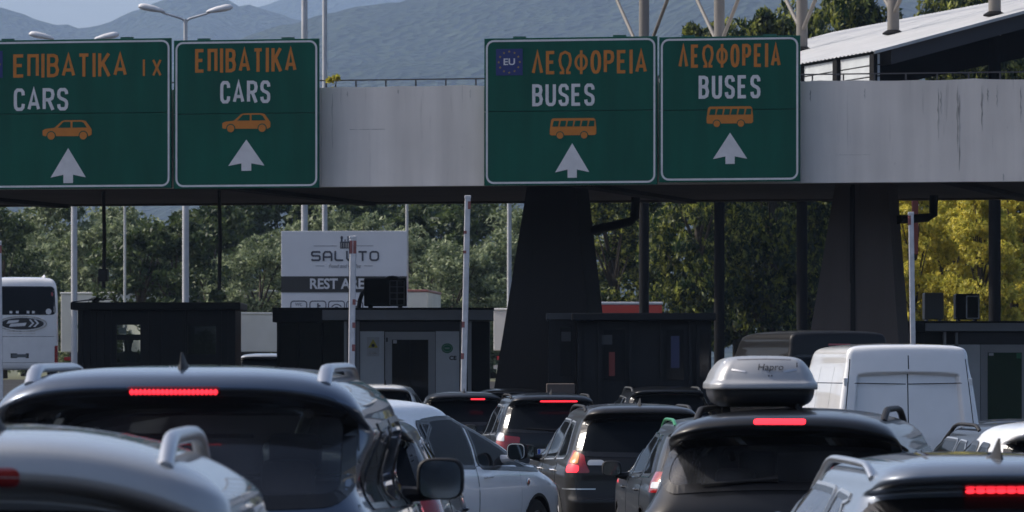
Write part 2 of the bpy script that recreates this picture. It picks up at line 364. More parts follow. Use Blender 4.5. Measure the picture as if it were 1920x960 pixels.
def pier(t0, t1, b0, b1, ytop, ybot, off, depth, m):
    u = [gu(p, off) for p in (t0, t1, b0, b1)]; zt = ZB + .055; zb = -.4
    k = (zt - zb) / (gzv((t0 + t1) / 2, ytop, off) - gzv((b0 + b1) / 2, ybot, off)); l = u[0] + (u[2] - u[0]) * k; r = u[1] + (u[3] - u[1]) * k
    y0, y1 = off, off + depth
    mb = MB().add([(u[0], y0, zt), (u[1], y0, zt), (u[1], y1, zt), (u[0], y1, zt), (l, y0 - .15, zb), (r, y0 - .15, zb), (r, y1 + .15, zb), (l, y1 + .15, zb)], [(0, 4, 5, 1), (1, 5, 6, 2), (2, 6, 7, 3), (3, 7, 4, 0), (0, 1, 2, 3), (7, 6, 5, 4)])
    o = mb.build('pier', m, ganc); o['label'] = 'dark tapering concrete pier'
    return o
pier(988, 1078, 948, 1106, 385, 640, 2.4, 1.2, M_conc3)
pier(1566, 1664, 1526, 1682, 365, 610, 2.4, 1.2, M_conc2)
mb = MB(); u0 = gu(1596, 2.4); mb.add([(u0, 2.385, ZB + .05), (u0 + .07, 2.385, ZB + .05), (u0 + .12, 2.24, .4), (u0 + .0, 2.24, .4)], [(0, 3, 2, 1)])
mb.box(u0 - .01, u0 + .05, 2.3, 2.39, 3.6, ZB); mb.build('pier_groove', M_conc3, ganc)
def drain(pts):
    v = []
    for px, py, off in pts: v.append((gu(px, off), off, gzv(px, py, off)))
    MB().tube(v, .085, 10).build('drain_pipe', M_conc3, ganc, True, 50)
drain([(1086, 437, 3.2), (1180, 416, 4.6), (1190, 408, 4.7), (1192, 370, 4.7)]); drain([(1684, 412, 3.2), (1738, 408, 4.6), (1750, 402, 4.7), (1751, 366, 4.7)])
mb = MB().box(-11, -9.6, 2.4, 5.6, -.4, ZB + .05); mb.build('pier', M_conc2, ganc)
# drip stains and rust marks on the parapet
for px, y0, y1, wd in ((1757, 165, 262, 5), (1763, 170, 215, 3), (1793, 160, 285, 5), (1797, 178, 320, 4), (1838, 160, 245, 6), (1850, 165, 190, 4), (1868, 160, 200, 3), (1518, 168, 190, 3), (1880, 325, 340, 3), (1912, 162, 230, 4), (1620, 166, 185, 3), (622, 176, 300, 2), (650, 172, 182, 3), (745, 168, 176, 3), (880, 168, 186, 3)):
    a, b = gu(px), gu(px + wd); zt, zb = gzv(px, y0), gzv(px, y1)
    c = (a + b) / 2; n = 14; hw = [(b - a) * .5 * rnd.uniform(.15, .75) * min(1, 5 * q / n, 2.2 * (n - q) / n) + .002 for q in range(n + 1)]; zs = [zt + (zb - zt) * q / n for q in range(n + 1)]; dx = [.006 * math.sin(q * 1.3 + px) for q in range(n + 1)]
    MB().poly([(c + dx[q] - hw[q], zs[q]) for q in range(n + 1)] + [(c + dx[q] + hw[q], zs[q]) for q in range(n, -1, -1)], -.003, .01).build('drip_stain', M_stain, ganc)
for px, y0, y1 in ((688, 242, 243), (1598, 290, 290.6)): MB().box(gu(px - 32), gu(px + 34), -.002, .01, gzv(px, y1), gzv(px, y0)).build('hairline_joint', M_stain, ganc)
# railing along the far side of the deck
ra = thing('deck_railing', 'thin dark metal railing along the far edge of the concrete gantry', 'railing', (O.x + N.x * 10.8, O.y + N.y * 10.8, ZT - .35), TH)
M_rail = mat('railing_steel', (.06, .06, .065), .6)
prm = MB().box(-.014, .014, -.014, .014, 0, 1.06).mesh('post', M_rail); u0 = gu(556, 10.8); st = gu(722, 10.8) - gu(666, 10.8)
for k in range(-14, 46): link('post', prm, ra, (u0 + st * k, 0, 0))
MB().box(-12, 29, -.014, .014, 1.062, 1.088).build('handrail', M_rail, ra); MB().box(-12, 29, .02, .035, .60, .62).build('midrail', M_rail, ra)

# ------------------------------------------------------------------ the four green lane signs
M_green = mat('sign_green', (.002, .084, .056), .5, noise=.22, nscale=2.2, spec=.22, stretch=(1, 1, .2))
M_gback = mat('sign_green_edge', (.010, .085, .062), .5)
M_white = mat('sign_white', (.66, .66, .68), .5, noise=.1, nscale=5)
M_orange = mat('sign_orange', (.52, .175, .018), .5, noise=.1, nscale=5)
M_flag = mat('flag_blue', (.016, .03, .15), .45); M_star = mat('star_yellow', (.36, .25, .03), .5)
M_steel = mat('galvanised_steel', (.38, .39, .40), .45, .6)
SO = -.34
class Sign:
    def __init__(s, label, x0, x1, yt, yb, seam):
        s.u0 = gu(x0, SO); p = O + N * SO + E * s.u0; s.t = thing('lane_sign', label, 'road sign', (p.x, p.y, 0), TH, 'green lane signs on the gantry'); s.ym = (yt + yb) / 2
        W = gu(x1, SO) - s.u0; c = (x0 + x1) / 2; zt, zb, zs = gzv(c, yt, SO), gzv(c, yb, SO), gzv(c, seam, SO)
        for a, b in ((zs + .006, zt), (zb, zs - .006)):
            MB().box(0, W, 0, .05, a, b, bev=.004).build('panel', M_green, s.t)
        MB().box(.02, W - .02, .03, .09, zs - .02, zs + .02).build('back_joint', M_gback, s.t)
        mb = MB(); mb.ribbon(rrect(.05, W - .05, zb + .05, zt - .05, .13), .036, -.004, .001, True); mb.build('border_line', M_white, s.t)
        for k in (.2, .78):
            MB().box(W * k - .12, W * k + .12, .055, .12, zb + .1, zt + .035).build('mounting_bracket', M_gback, s.t)
            MB().box(W * k - .03, W * k + .03, .12, .34, zb + .3, zb + .4).box(W * k - .03, W * k + .03, .12, .34, zb + 1.6, zb + 1.7).build('mounting_arm', M_steel, s.t)
        for k in range(6):
            for z in (zs + .02, zt - .02): pass
    def q(s, px, py): return gu(px, SO) - s.u0, gzv(px, py, SO)
    def text(s, tx, x0, x1, y0, y1, m, t=.138):
        a, zt = s.q(x0, y0); b, zb = s.q(x1, y1); mb = MB(); strokes(mb, tx, a, b, (zt + zb) / 2, zt - zb, -.005, t); mb.build('lettering', m, s.t)
    def arrow(s, x0, x1, y0, y1):
        l, zt = s.q(x0, y0); r, zb = s.q(x1, y1); c = (l + r) / 2; w_ = r - l; h = zt - zb
        MB().poly([(c, zt), (r, zt - h * .84), (c + w_ * .135, zt - h * .76), (c + w_ * .135, zb), (c - w_ * .135, zb), (c - w_ * .135, zt - h * .76), (l, zt - h * .84)], -.006, .002).build('arrow', M_white, s.t)
    def fig(s, x0, x1, y0, y1, body, wins, wheels, name):
        l, zt = s.q(x0, y0); r, zb = s.q(x1, y1); w_ = r - l; h = zt - zb; k = lambda p: (l + p[0] * w_, zb + p[1] * h)
        o = MB().poly([k(p) for p in body], -.005, .002).build(name, M_orange, s.t)
        for wn in wins: MB().poly([k(p) for p in wn], -.008, -.004).build('cut_out', M_green, o)
        for cx, cz, rr in wheels:
            c = k((cx, cz)); MB().poly(circ(c[0], c[1], rr * w_ * 1.28), -.008, -.004).build('cut_out', M_green, o)
            MB().poly(circ(c[0], c[1], rr * w_), -.011, -.007).build('wheel_mark', M_orange, o)
    def car(s, *b):
        s.fig(*b, [(0, .30), (.0, .47), (.06, .55), (.24, .60), (.39, .95), (.45, 1), (.80, 1), (.88, .95), (.98, .58), (1, .5), (1, .22), (.94, .14), (.04, .16), (0, .2)],
              [[(.31, .60), (.43, .92), (.57, .92), (.57, .60)], [(.61, .60), (.61, .92), (.79, .92), (.84, .86), (.90, .60)]], [(.175, .17, .075), (.83, .17, .075)], 'car_symbol')
    def bus(s, *b):
        s.fig(*b, [(0, .22), (0, .45), (.03, .93), (.07, 1), (.94, 1), (.98, .93), (1, .55), (1, .25), (.97, .18), (.03, .18)],
              [[(.055 + .155 * i, .60), (.085 + .155 * i, .88), (.20 + .155 * i if i < 5 else .19 + .155 * i, .88), (.18 + .155 * i, .60)] for i in range(6)], [(.22, .17, .07), (.74, .17, .07)], 'bus_symbol')
    def flag(s, x0, x1, y0, y1):
        l, zt = s.q(x0, y0); r, zb = s.q(x1, y1); f = MB().box(l, r, -.006, .002, zb, zt).build('flag_panel', M_flag, s.t); cx, cz = (l + r) / 2, (zt + zb) / 2; mb = MB()
        for k in range(12):
            a = math.pi / 6 * k; x, z = cx + .20 * math.cos(a), cz + .195 * math.sin(a)
            mb.poly([(x + (.026 if i % 2 == 0 else .0105) * math.sin(math.pi * i / 5), z + (.026 if i % 2 == 0 else .0105) * math.cos(math.pi * i / 5)) for i in range(10)], -.009, -.005)
        mb.build('star_ring', M_star, f); text_mesh('EU', .17, M_white, f, 'lettering', (cx, -.0085, cz), sx=1.15, bold=.003)
s1 = Sign('green lane sign with CARS and orange IX lettering, leftmost on the gantry', -64, 321, 74, 354, 213)
s1.flag(-43, 5, 96, 146); s1.text('ΕΠΙΒΑΤΙΚΑ'.translate(str.maketrans('ΕΙΒΑΤΚ', 'EIBATK')), 25, 238, 102, 143, M_orange); s1.text('IX', 268, 303, 112, 142, M_orange); s1.text('CARS', 26, 128, 166, 207, M_white, .145); s1.car(80, 172, 226, 260); s1.arrow(95, 161, 278, 343)
s2 = Sign('narrow green lane sign reading CARS with centred lettering, beside the bare wall', 326, 598, 74, 353, 213)
s2.text('EΠIBATIKA', 366, 556, 92, 134, M_orange); s2.text('CARS', 413, 507, 152, 193, M_white, .145); s2.car(417, 507, 213, 246); s2.arrow(428, 496, 262, 320)
s3 = Sign('green lane sign reading BUSES with a blue EU flag in its corner', 908, 1232, 70, 347, 208)
s3.flag(930, 980, 92, 141); s3.text('ΛEΩΦOPEIA', 997, 1213, 96, 137, M_orange); s3.text('BUSES', 998, 1115, 158, 198, M_white, .145); s3.bus(1031, 1118, 222, 260); s3.arrow(1041, 1105, 269, 333)
s4 = Sign('green lane sign reading BUSES without a flag, rightmost on the gantry', 1236, 1500, 68, 341, 206)
s4.text("ΛEΩΦOPEIA", 1272, 1464, 84, 125, M_orange); s4.text('BUSES', 1310, 1426, 142, 184, M_white, .145); s4.bus(1325, 1412, 200, 238); s4.arrow(1337, 1401, 249, 307)

# ------------------------------------------------------------------ poles and columns
M_pole = mat('galvanised_pole', (.50, .51, .53), .5, .25, noise=.12, nscale=3)
M_bark = mat('bark', (.07, .055, .04), .9, noise=.4, nscale=6)
def lamp(px, Y, yj, arms, label, r=.10):
    p = P(px, yj, Y); g = gz(p.x, Y); t = thing('street_lamp', label, 'street lamp', (p.x, Y, g), R(8), 'double armed street lamps beyond the gantry'); h = p.z - g
    MB().tube([(0, 0, 0), (0, 0, h * .6), (0, 0, h)], [r * 1.05, r, r * .55], 14).lathe([(r * 1.8, 0), (r * 1.8, .25), (r * 1.2, .4)]).build('pole', M_pole, t, True, 50)
    for sg in (-1, 1):
        e = arms
        MB().tube([(0, 0, h - .08), (sg * .12, 0, h + .02), (sg * e * .62, 0, h + .17), (sg * e * .8, 0, h + .24)], [.035, .035, .03, .025], 8).build('arm', M_pole, t, True, 50)
        mb = MB(); c = Vector((sg * e, 0, h + .29)); n = 14; V = []
        for k, (d, ww, hh) in enumerate(((-.40, .04, .03), (-.33, .09, .07), (-.1, .14, .12), (.18, .15, .14), (.33, .12, .11), (.40, .05, .04))):
            for j in range(n):
                a = 2 * math.pi * j / n; zz = math.sin(a); V.append((c.x + sg * d, c.y + ww * math.cos(a), c.z + hh * (zz if zz > 0 else zz * .55) + d * .18))
        mb.add(V, [(k * n + j, k * n + (j + 1) % n, (k + 1) * n + (j + 1) % n, (k + 1) * n + j) for k in range(5) for j in range(n)] + [tuple(range(n)), tuple(range(5 * n, 6 * n))]); mb.build('lamp_head', M_white, t, True, 50)
lamp(348, 160, 36, 1.02, 'double armed street lamp rising clear above the narrow CARS sign')
lamp(139, 172, 86, 1.05, 'double armed street lamp with heads barely showing above the leftmost sign')
def post(px, Y, ytop, w_px, label, name='mast', lean=0):
    p = P(px, ytop, Y); g = gz(p.x, Y); r = w_px / 2 / FP * Y
    t = thing(name, label, 'pole', (p.x, Y, g)); MB().tube([(0, 0, 0), (lean * .5, 0, (p.z - g) * .5), (lean, 0, p.z - g)], [r * 1.08, r, r * .92], 14).build('shaft', M_pole, t, True, 50)
    MB().lathe([(r * 2.2, 0), (r * 2.2, .06), (r * 1.15, .1), (r * 1.1, .3)]).build('foot_plate', M_pole, t, True, 30)
post(571, 175, -60, 12.5, 'thicker of the two tall bare masts above the white wall, left one')
post(609, 180, -60, 10, 'thinner tall mast rising just right of the narrow CARS sign')
post(234, 215, 330, 5, 'thin pale pole between the two lamp posts in front of the olive trees')
post(763, 215, 330, 6, 'thin pale pole at the right edge of the white billboard')
post(955, 185, 320, 9, 'pale pole just left of the black concrete pier')
# hanging conduit under the gantry
M_black = mat('black_paint', (.012, .012, .014), .55)
def hang(px, off, ybot, w_px, label, box=None):
    u = gu(px, off); p = O + N * off + E * u; z = gzv(px, ybot, off); t = thing('hanging_conduit', label, 'conduit', (p.x, p.y, z), TH, 'dark conduits hanging under the gantry'); r = w_px / 2 / FP * p.y
    MB().tube([(0, 0, 0), (.02, 0, (ZB + .05 - z) * .5), (0, 0, ZB + .055 - z)], r, 10).build('tube', M_black, t, True, 50)
    if box: zb = gzv(px, box, off) - z; MB().box(-.09, .09, -.08, .08, zb - .12, zb + .12, bev=.02).build('camera_housing', M_black, t)
hang(194, 3, 540, 7, 'dark hanging conduit with a small box near its end, over left booth', 516)
hang(411, 3, 544, 7, 'plain dark hanging conduit over the right end of left booth')

# barrier arms standing upright
M_bar = mat('barrier_white', (.66, .66, .68), .45, noise=.15, nscale=8); M_redtape = mat('reflective_red', (.30, .11, .10), .5, noise=.3, nscale=12)
def barrier(x0, y0, x1, y1, Y, label, bands=(), wpx=11):
    a, b = P(x0, y0, Y), P(x1, y1, Y); g = gz(b.x, Y); t = thing('barrier_arm', label, 'barrier', (b.x, Y, g), 0, 'raised white barrier arms before the booths')
    d = (a - b).normalized(); rot = Vector((0, 0, 1)).rotation_difference(d); h = (a - b).length; ex = b.z - g - .75; base = b - d * ex
    mb = MB(); r = wpx / 2 / FP * Y; tot = h + ex; mb.box(-r, r, -r * .7, r * .7, 0, tot, bev=r * .3)
    o = mb.build('boom', M_bar, t); o.rotation_mode = 'QUATERNION'; o.rotation_quaternion = rot; o.location = base - Vector((b.x, Y, g))
    MB().box(-r * 1.12, r * 1.12, -r * .8, r * .8, tot - .02, tot + .035, bev=.01).build('end_cap', M_white, o)
    for k, (f0, f1, sd_) in enumerate(bands):
        x_0, x_1 = (-r - .003, r + .003) if sd_ == 0 else ((-r - .003, -r * .1) if sd_ < 0 else (r * .1, r + .003))
        MB().box(x_0, x_1, -r * .7 - .003, r * .7 + .003, tot - h * f1, tot - h * f0).build('red_band', M_redtape, o)
    MB().box(-r - .012, -r - .001, -.012, .012, .1, tot * .98).build('edge_cable', M_black, o)
    MB().box(.0, .32, -.18, .18, 0, 1.05, bev=.03).build('cabinet', M_black, t)
barrier(662, 446, 659, 702, 96, 'raised barrier arm with a red and white end in front of the billboard', [(.02, .115, -1), (.02, .115, 1), (.45, .49, 1), (.62, .66, 1), (.78, .83, 1)], 12)
barrier(877, 370, 869, 740, 96, 'tallest raised barrier arm, reaching the gantry beside the middle booth', [(.02, .06, 1), (.17, .185, -1), (.27, .285, -1), (.63, .66, -1), (.79, .82, -1)], 11)
barrier(1708, 401, 1712, 660, 97, 'thin raised barrier arm standing behind the white van', [(.012, .08, -1)], 10)
barrier(-2, 455, 1, 700, 97, 'dark edged barrier arm at the far left edge beside the white coach', [(.02, .08, 0)], 9)
# ------------------------------------------------------------------ steel-roofed shed with tall columns behind the gantry
AX = Vector((-.2637, .9646)); PR = Vector((.9646, .2637)); C0 = Vector((12.67, 140))
shed = thing('canopy_shed', 'shed with white corrugated roof on tall steel columns behind the gantry', 'shed', (C0.x, C0.y, 0), 0)
M_roof = mat('white_roof_sheet', (.50, .50, .50), .5, noise=.12, nscale=1.2, stretch=(1, 1, 1)); M_wall = mat('pale_siding', (.55, .58, .60), .55, noise=.1, nscale=2)
M_under = mat('dark_underside', (.045, .045, .05), .8); M_col = mat('beige_steel', (.17, .155, .14), .6, noise=.1, nscale=2); M_frame = mat('shaded_dark_steel', (.012, .012, .013), .9, spec=.1)
def sp(t, b, z): v = AX * t + PR * b; return (v.x, v.y, z)
def rz_(b): return CZ + 9.22 + .27 * b
T0, T1, B0, B1 = -2.0, 28.0, -4.05, 5.0
for k in range(12):                                   # roof sheets with ribs
    b0, b1 = B0 + (B1 - B0) * 0, B1; t0 = T0 + (T1 - T0) * k / 12; t1 = T0 + (T1 - T0) * (k + 1) / 12; mb = MB(); n = 16; V = []
    for j in range(n + 1):
        t = t0 + (t1 - t0) * j / n - (.0 if j < n else -.004); h = .035 if j % 2 else 0
        V += [sp(t, b0, rz_(b0) + h), sp(t, b1, rz_(b1) + h)]
    mb.add(V, [(2 * j, 2 * j + 2, 2 * j + 3, 2 * j + 1) for j in range(n)]).build('roof_sheet', M_roof, shed)
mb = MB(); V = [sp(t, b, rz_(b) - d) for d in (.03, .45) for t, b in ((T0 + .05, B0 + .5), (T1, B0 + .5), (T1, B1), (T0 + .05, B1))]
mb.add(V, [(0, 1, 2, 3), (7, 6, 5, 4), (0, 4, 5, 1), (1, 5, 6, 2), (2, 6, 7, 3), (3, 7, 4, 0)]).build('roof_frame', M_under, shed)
mb = MB(); V = [sp(T0 - .02, b, rz_(b) + h) for b in (B0, B1) for h in (.02, -.06)] + [sp(T0 - .1, b, rz_(b) + h) for b in (B0, B1) for h in (.02, -.06)]
mb.add(V, [(0, 1, 3, 2), (4, 6, 7, 5), (0, 2, 6, 4), (1, 5, 7, 3)]).build('gable_trim', M_roof, shed)
for j, (z0, z1) in enumerate([(.29 * q, .29 * q + .255) for q in range(7)]):         # siding bands under the eave
    zt = rz_(B0) - .05; V = [sp(t, b, z) for b in (B0 + .12, B0 + .2) for t, z in ((T0 + .1, zt - z0), (T1, zt - z0), (T1, zt - z1), (T0 + .1, zt - z1))]
    MB().add(V, [(0, 3, 2, 1), (4, 5, 6, 7), (0, 1, 5, 4), (3, 7, 6, 2), (0, 4, 7, 3), (1, 2, 6, 5)]).build('siding_board', M_wall, shed)
for t in (-1.95, 1, 4, 7, 10, 13, 16, 19, 22, 25):
    V = [sp(t + a, B0 + b, z) for z in (rz_(B0) - 2.1, rz_(B0) - .05) for a, b in ((0, .02), (.35, .02), (.35, .12), (0, .12))]
    MB().add(V, [(0, 1, 5, 4), (1, 2, 6, 5), (2, 3, 7, 6), (3, 0, 4, 7)]).build('siding_post', M_frame, shed)
for k in range(-1, 5):                                 # columns run from the ground up through the roof, with V braces at the top
    t = 8 * k; x, y, _ = sp(t, 0, 0); zg = gz(C0.x + x, C0.y + y); zt = CZ + 14.2
    MB().tube([(x, y, zg), (x, y, rz_(0) - .5)], .16, 16).build('column', M_frame, shed, True, 50)  # lower length near-black: shade under the shed roof put into its colour
    c = MB().tube([(x, y, rz_(0) - .5), (x, y, zt)], .165, 16).build('column', M_col, shed, True, 50); c['label'] = 'beige column above the roof'
    MB().lathe([(.17, .0), (.30, .02), (.30, .06), (.17, .14)], (x, y, rz_(0) + .0)).build('column_collar', M_frame, c, True, 30)
    zb = CZ + 9.75 + .02 * k; z2 = zb + 1.9
    for sg in (-1, 1):
        q = sp(t + sg * 3.2, sg * .0, z2); MB().tube([(x, y, zb), (x + (q[0] - x), y + (q[1] - y), z2 + .35)], .06, 8).build('brace', M_col, shed, True, 50)
MB().tube([sp(-10, 0, CZ + 14.4), sp(33, 0, CZ + 14.4)], .12, 8).build('top_beam', M_col, shed)
for k in range(0, 3):                                   # cross frames under the roof
    t = .6 + 8 * k; V = []
    for b in (B0 + .3, B1): V += [sp(t, b, rz_(b) - .5), sp(t, b, rz_(b) - 1.0 - .06 * (b - B0)), sp(t + .25, b, rz_(b) - .5), sp(t + .25, b, rz_(b) - 1.0 - .06 * (b - B0))]
    MB().add(V, [(0, 1, 5, 4), (2, 6, 7, 3), (1, 3, 7, 5)]).build('cross_beam', M_frame, shed)
x, y, _ = sp(1, B0 + 2.2, 0); MB().box(x - .08, x + .08, y, y + .2, 5, rz_(-1.9) - .75).build('red_post', mat('rusty_red', (.20, .05, .035), .7), shed)
# pale pipe rail on the gantry deck in front of the shed
u = gu(1508, 9); p = O + N * 9 + E * u
pr = tag(MB().tube([(0, 0, -.45), (0, 0, 0), (.05, 0, .12), (.18, 0, .2), (.5, 0, .2), (1.6, 0, .16)], .055, 10).build('pipe', M_white, None, True, 50, (p.x, p.y, ZT + .02)), 'white bent pipe lying on the gantry deck beside the rightmost sign', 'pipe'); pr.rotation_euler = (0, 0, TH)

# ------------------------------------------------------------------ trees
def leaf_mat(name, col, col2, trans=.35, ns=.9, p0=.35, p1=.65):
    m = bpy.data.materials.new(name); m.use_nodes = True; t = m.node_tree; b = t.nodes['Principled BSDF']; out = t.nodes['Material Output']; b.inputs['Roughness'].default_value = .55; b.inputs['Specular IOR Level'].default_value = .35
    tc = t.nodes.new('ShaderNodeTexCoord'); n = t.nodes.new('ShaderNodeTexNoise'); n.inputs['Scale'].default_value = ns; n.inputs['Detail'].default_value = 5
    r = t.nodes.new('ShaderNodeValToRGB'); r.color_ramp.elements[0].color = (*col, 1); r.color_ramp.elements[1].color = (*col2, 1); r.color_ramp.elements[0].position = p0; r.color_ramp.elements[1].position = p1
    tr = t.nodes.new('ShaderNodeBsdfTranslucent'); mx = t.nodes.new('ShaderNodeMixShader'); mx.inputs[0].default_value = trans
    t.links.new(tc.outputs['Object'], n.inputs[0]); t.links.new(n.outputs[0], r.inputs[0]); t.links.new(r.outputs[0], b.inputs[0]); t.links.new(r.outputs[0], tr.inputs[0])
    t.links.new(b.outputs[0], mx.inputs[1]); t.links.new(tr.outputs[0], mx.inputs[2]); t.links.new(mx.outputs[0], out.inputs[0]); return m
def tree_meshes(seed, h, rad, m, nclump, nleaf, size, base=.18, tall=1.0):
    rg = np.random.default_rng(seed); rr = random.Random(seed)
    tm = MB(); tm.tube([(0, 0, -.2), (.05, .03, h * .2), (-.08, .05, h * .45), (.06, -.04, h * .75)], [h * .022, h * .018, h * .012, h * .005], 9); C = []
    for k in range(nclump):
        a = rr.uniform(0, 2 * math.pi); zf = rr.random(); prof = math.sin(math.pi * min(1, .12 + .80 * zf)) ** .7; q = rad * prof * (rr.random() ** .45)
        z = h * (base + (1 - base) * zf) * .97; C.append((q * math.cos(a), q * math.sin(a), z, rad * rr.uniform(.16, .36)))
        if k % 4 == 0: tm.tube([(0, 0, z * .55), (q * .5 * math.cos(a), q * .5 * math.sin(a), z * .8), (q * math.cos(a), q * math.sin(a), z)], [h * .008, h * .005, h * .002], 5)
    C = np.array(C); idx = rg.integers(0, nclump, nleaf); c = C[idx]
    d = rg.normal(size=(nleaf, 3)); d /= np.linalg.norm(d, axis=1)[:, None]; pos = c[:, :3] + d * (c[:, 3] * rg.random(nleaf) ** .27)[:, None] * np.array([1, 1, .72])
    ax = rg.normal(size=(nleaf, 3)) + np.array([0, 0, -.5]); ax /= np.linalg.norm(ax, axis=1)[:, None]; bx = np.cross(ax, rg.normal(size=(nleaf, 3))); bx /= np.linalg.norm(bx, axis=1)[:, None]
    s = size * rg.uniform(.6, 1.35, nleaf)[:, None]; V = np.stack([pos - ax * s, pos + bx * s * .42, pos + ax * s, pos - bx * s * .42], 1).reshape(-1, 3)
    me = bpy.data.meshes.new('crown'); me.vertices.add(nleaf * 4); me.vertices.foreach_set('co', V.astype(np.float32).ravel()); me.loops.add(nleaf * 4); me.loops.foreach_set('vertex_index', np.arange(nleaf * 4, dtype=np.int32))
    me.polygons.add(nleaf); me.polygons.foreach_set('loop_start', np.arange(0, nleaf * 4, 4, dtype=np.int32)); me.update(calc_edges=True); me.materials.append(m)
    return tm.mesh('trunk', M_bark, True), me
L_ol = leaf_mat('olive_leaf', (.075, .105, .042), (.35, .40, .23), .35, 1.8, .42, .64); L_dk = leaf_mat('dark_leaf', (.018, .038, .014), (.13, .17, .055), .3, 1.4, .4, .7); L_tl = leaf_mat('plane_leaf', (.014, .034, .009), (.40, .42, .08), .4, 1.9, .48, .68); L_yl = leaf_mat('yellow_leaf', (.30, .31, .045), (.80, .68, .12), .5, 1.5)  # plane_leaf ramp puts shaded gaps and sunlit specks into the leaf colour
KIND = {'olive': [tree_meshes(s, 8, 2.9, L_ol, 70, 11000, .15, .1) for s in (1, 2)], 'dark': [tree_meshes(s, 9, 2.7, L_dk, 60, 10000, .17, .1) for s in (3, 4)],
        'tall': [tree_meshes(s, 15, 3.3, L_tl, 90, 22000, .18, .12) for s in (5, 6)], 'yellow': [tree_meshes(s, 13, 3.2, L_yl, 85, 20000, .18, .08) for s in (7, 8)], 'shrub': [tree_meshes(9, 1.0, .15, L_yl, 16, 900, .05, .02)]}
HT = {'olive': 8, 'dark': 9, 'tall': 15, 'yellow': 13, 'shrub': 1.0}; TC = {'olive': 'olive trees behind the booths', 'dark': 'dark trees behind the booths', 'tall': 'tall trees behind the shed', 'yellow': 'yellowing trees at the right'}; ti = [0]
def tree(px, Y, ytop, kind, label, wide=1.0, zg=None):
    p = P(px, ytop, Y); g = gz(p.x, Y) if zg is None else zg; h = p.z - g; ti[0] += 1; tm, cm = KIND[kind][ti[0] % len(KIND[kind])]; s = h / HT[kind]
    t = thing('tree' if kind != 'shrub' else 'shrub', label, 'tree' if kind != 'shrub' else 'shrub', (p.x, Y, g), ti[0] * 2.4, TC.get(kind)); t.scale = (s * wide, s * wide, s); link('trunk', tm, t); link('crown', cm, t)
for a in [
 (8, 236, 392, 'dark', 'dark leafy tree at the left edge above the white coach'), (62, 250, 440, 'olive', 'low olive tree rising behind the roof of the white coach'), (118, 262, 372, 'olive', 'greyish olive tree behind the left lamp post', 1.1),
 (185, 240, 415, 'olive', 'grey green tree behind the hanging conduit with a box', 1.1), (232, 268, 392, 'olive', 'pale olive tree behind the thin pole between lamp posts'),
 (262, 222, 425, 'dark', 'rounded dark green tree left half of the pair above left booth', 1.15), (325, 222, 412, 'dark', 'rounded dark green tree just left of the right lamp post', 1.15),
 (392, 245, 385, 'dark', 'mid green tree directly right of the right lamp post', 1.1), (440, 275, 345, 'dark', 'tall dark tree behind the plain hanging conduit', 1.2), (488, 232, 448, 'olive', 'pale olive tree immediately left of the billboard', 1.1),
 (530, 285, 350, 'dark', 'dark tree showing left of the thicker mast', 1.2), (590, 270, 395, 'olive', 'grey olive crown between the two masts over the billboard'), (640, 280, 352, 'dark', 'dark tree rising over the billboard, right of the masts', 1.3),
 (690, 262, 408, 'olive', 'light olive crown over the right half of the billboard'), (745, 285, 356, 'dark', 'dark tree above the right corner of the billboard', 1.25), (790, 240, 430, 'olive', 'bushy olive tree right of the billboard', 1.15),
 (828, 275, 362, 'dark', 'tall dark tree left of the tallest barrier arm', 1.2), (850, 232, 458, 'olive', 'low bushy olive tree beside the tallest barrier arm', 1.2), (905, 270, 372, 'dark', 'dark tree between the tallest barrier arm and the pier', 1.2), (925, 240, 440, 'olive', 'olive tree in front of dark trees beside the black pier', 1.1), (1010, 250, 400, 'olive', 'olive tree half hidden by the black pier', 1.2),
 (345, 280, 415, 'olive', 'distant grey olive crown behind the right lamp post', 1.1), (45, 285, 430, 'olive', 'distant pale olive tree under the gantry at the left', 1.1),
 (1150, 205, 330, 'tall', 'shady green tree right of the black pier above the red truck', 1.1), (1235, 215, 210, 'tall', 'tall green tree between the first two dark columns', 1.05), (1310, 198, 40, 'tall', 'tall leafy tree topping out left of the second column', .72), (1385, 206, 42, 'tall', 'tall leafy tree topping out between second and third columns', .8),
 (1450, 200, 15, 'tall', 'tall leafy tree crowning just left of the third column', .75), (1520, 208, 8, 'tall', 'tall leafy tree behind the third column and white roof', .75), (1608, 204, -35, 'tall', 'tallest leafy tree seen beside the fourth column', .72),
 (1775, 207, -25, 'tall', 'tall leafy tree over the roof right of the fourth column', .72), (1850, 203, -30, 'tall', 'tall leafy tree over the roof at the fifth column', .72), (1930, 206, -40, 'tall', 'tall leafy tree at the right edge beyond the roof', .75),
 (1715, 177, 345, 'yellow', 'yellowing tree directly right of the brown pier', .85), (1780, 182, 335, 'yellow', 'yellowing tree behind the rooftop cooling units', .9), (1838, 176, 350, 'yellow', 'yellowing tree just left of the fifth dark column', .85), (1900, 180, 340, 'yellow', 'yellowing tree at the right edge under the gantry', .95), (1960, 184, 345, 'yellow', 'yellowing tree partly cut by the right edge', .9)]: tree(*a)
ps = O + N * 9.8 + E * gu(628, 9.8); tree(628, ps.y, 120, 'shrub', 'small dry shrub growing on the gantry deck beside the thinner mast', 1.0, ZT - .35)
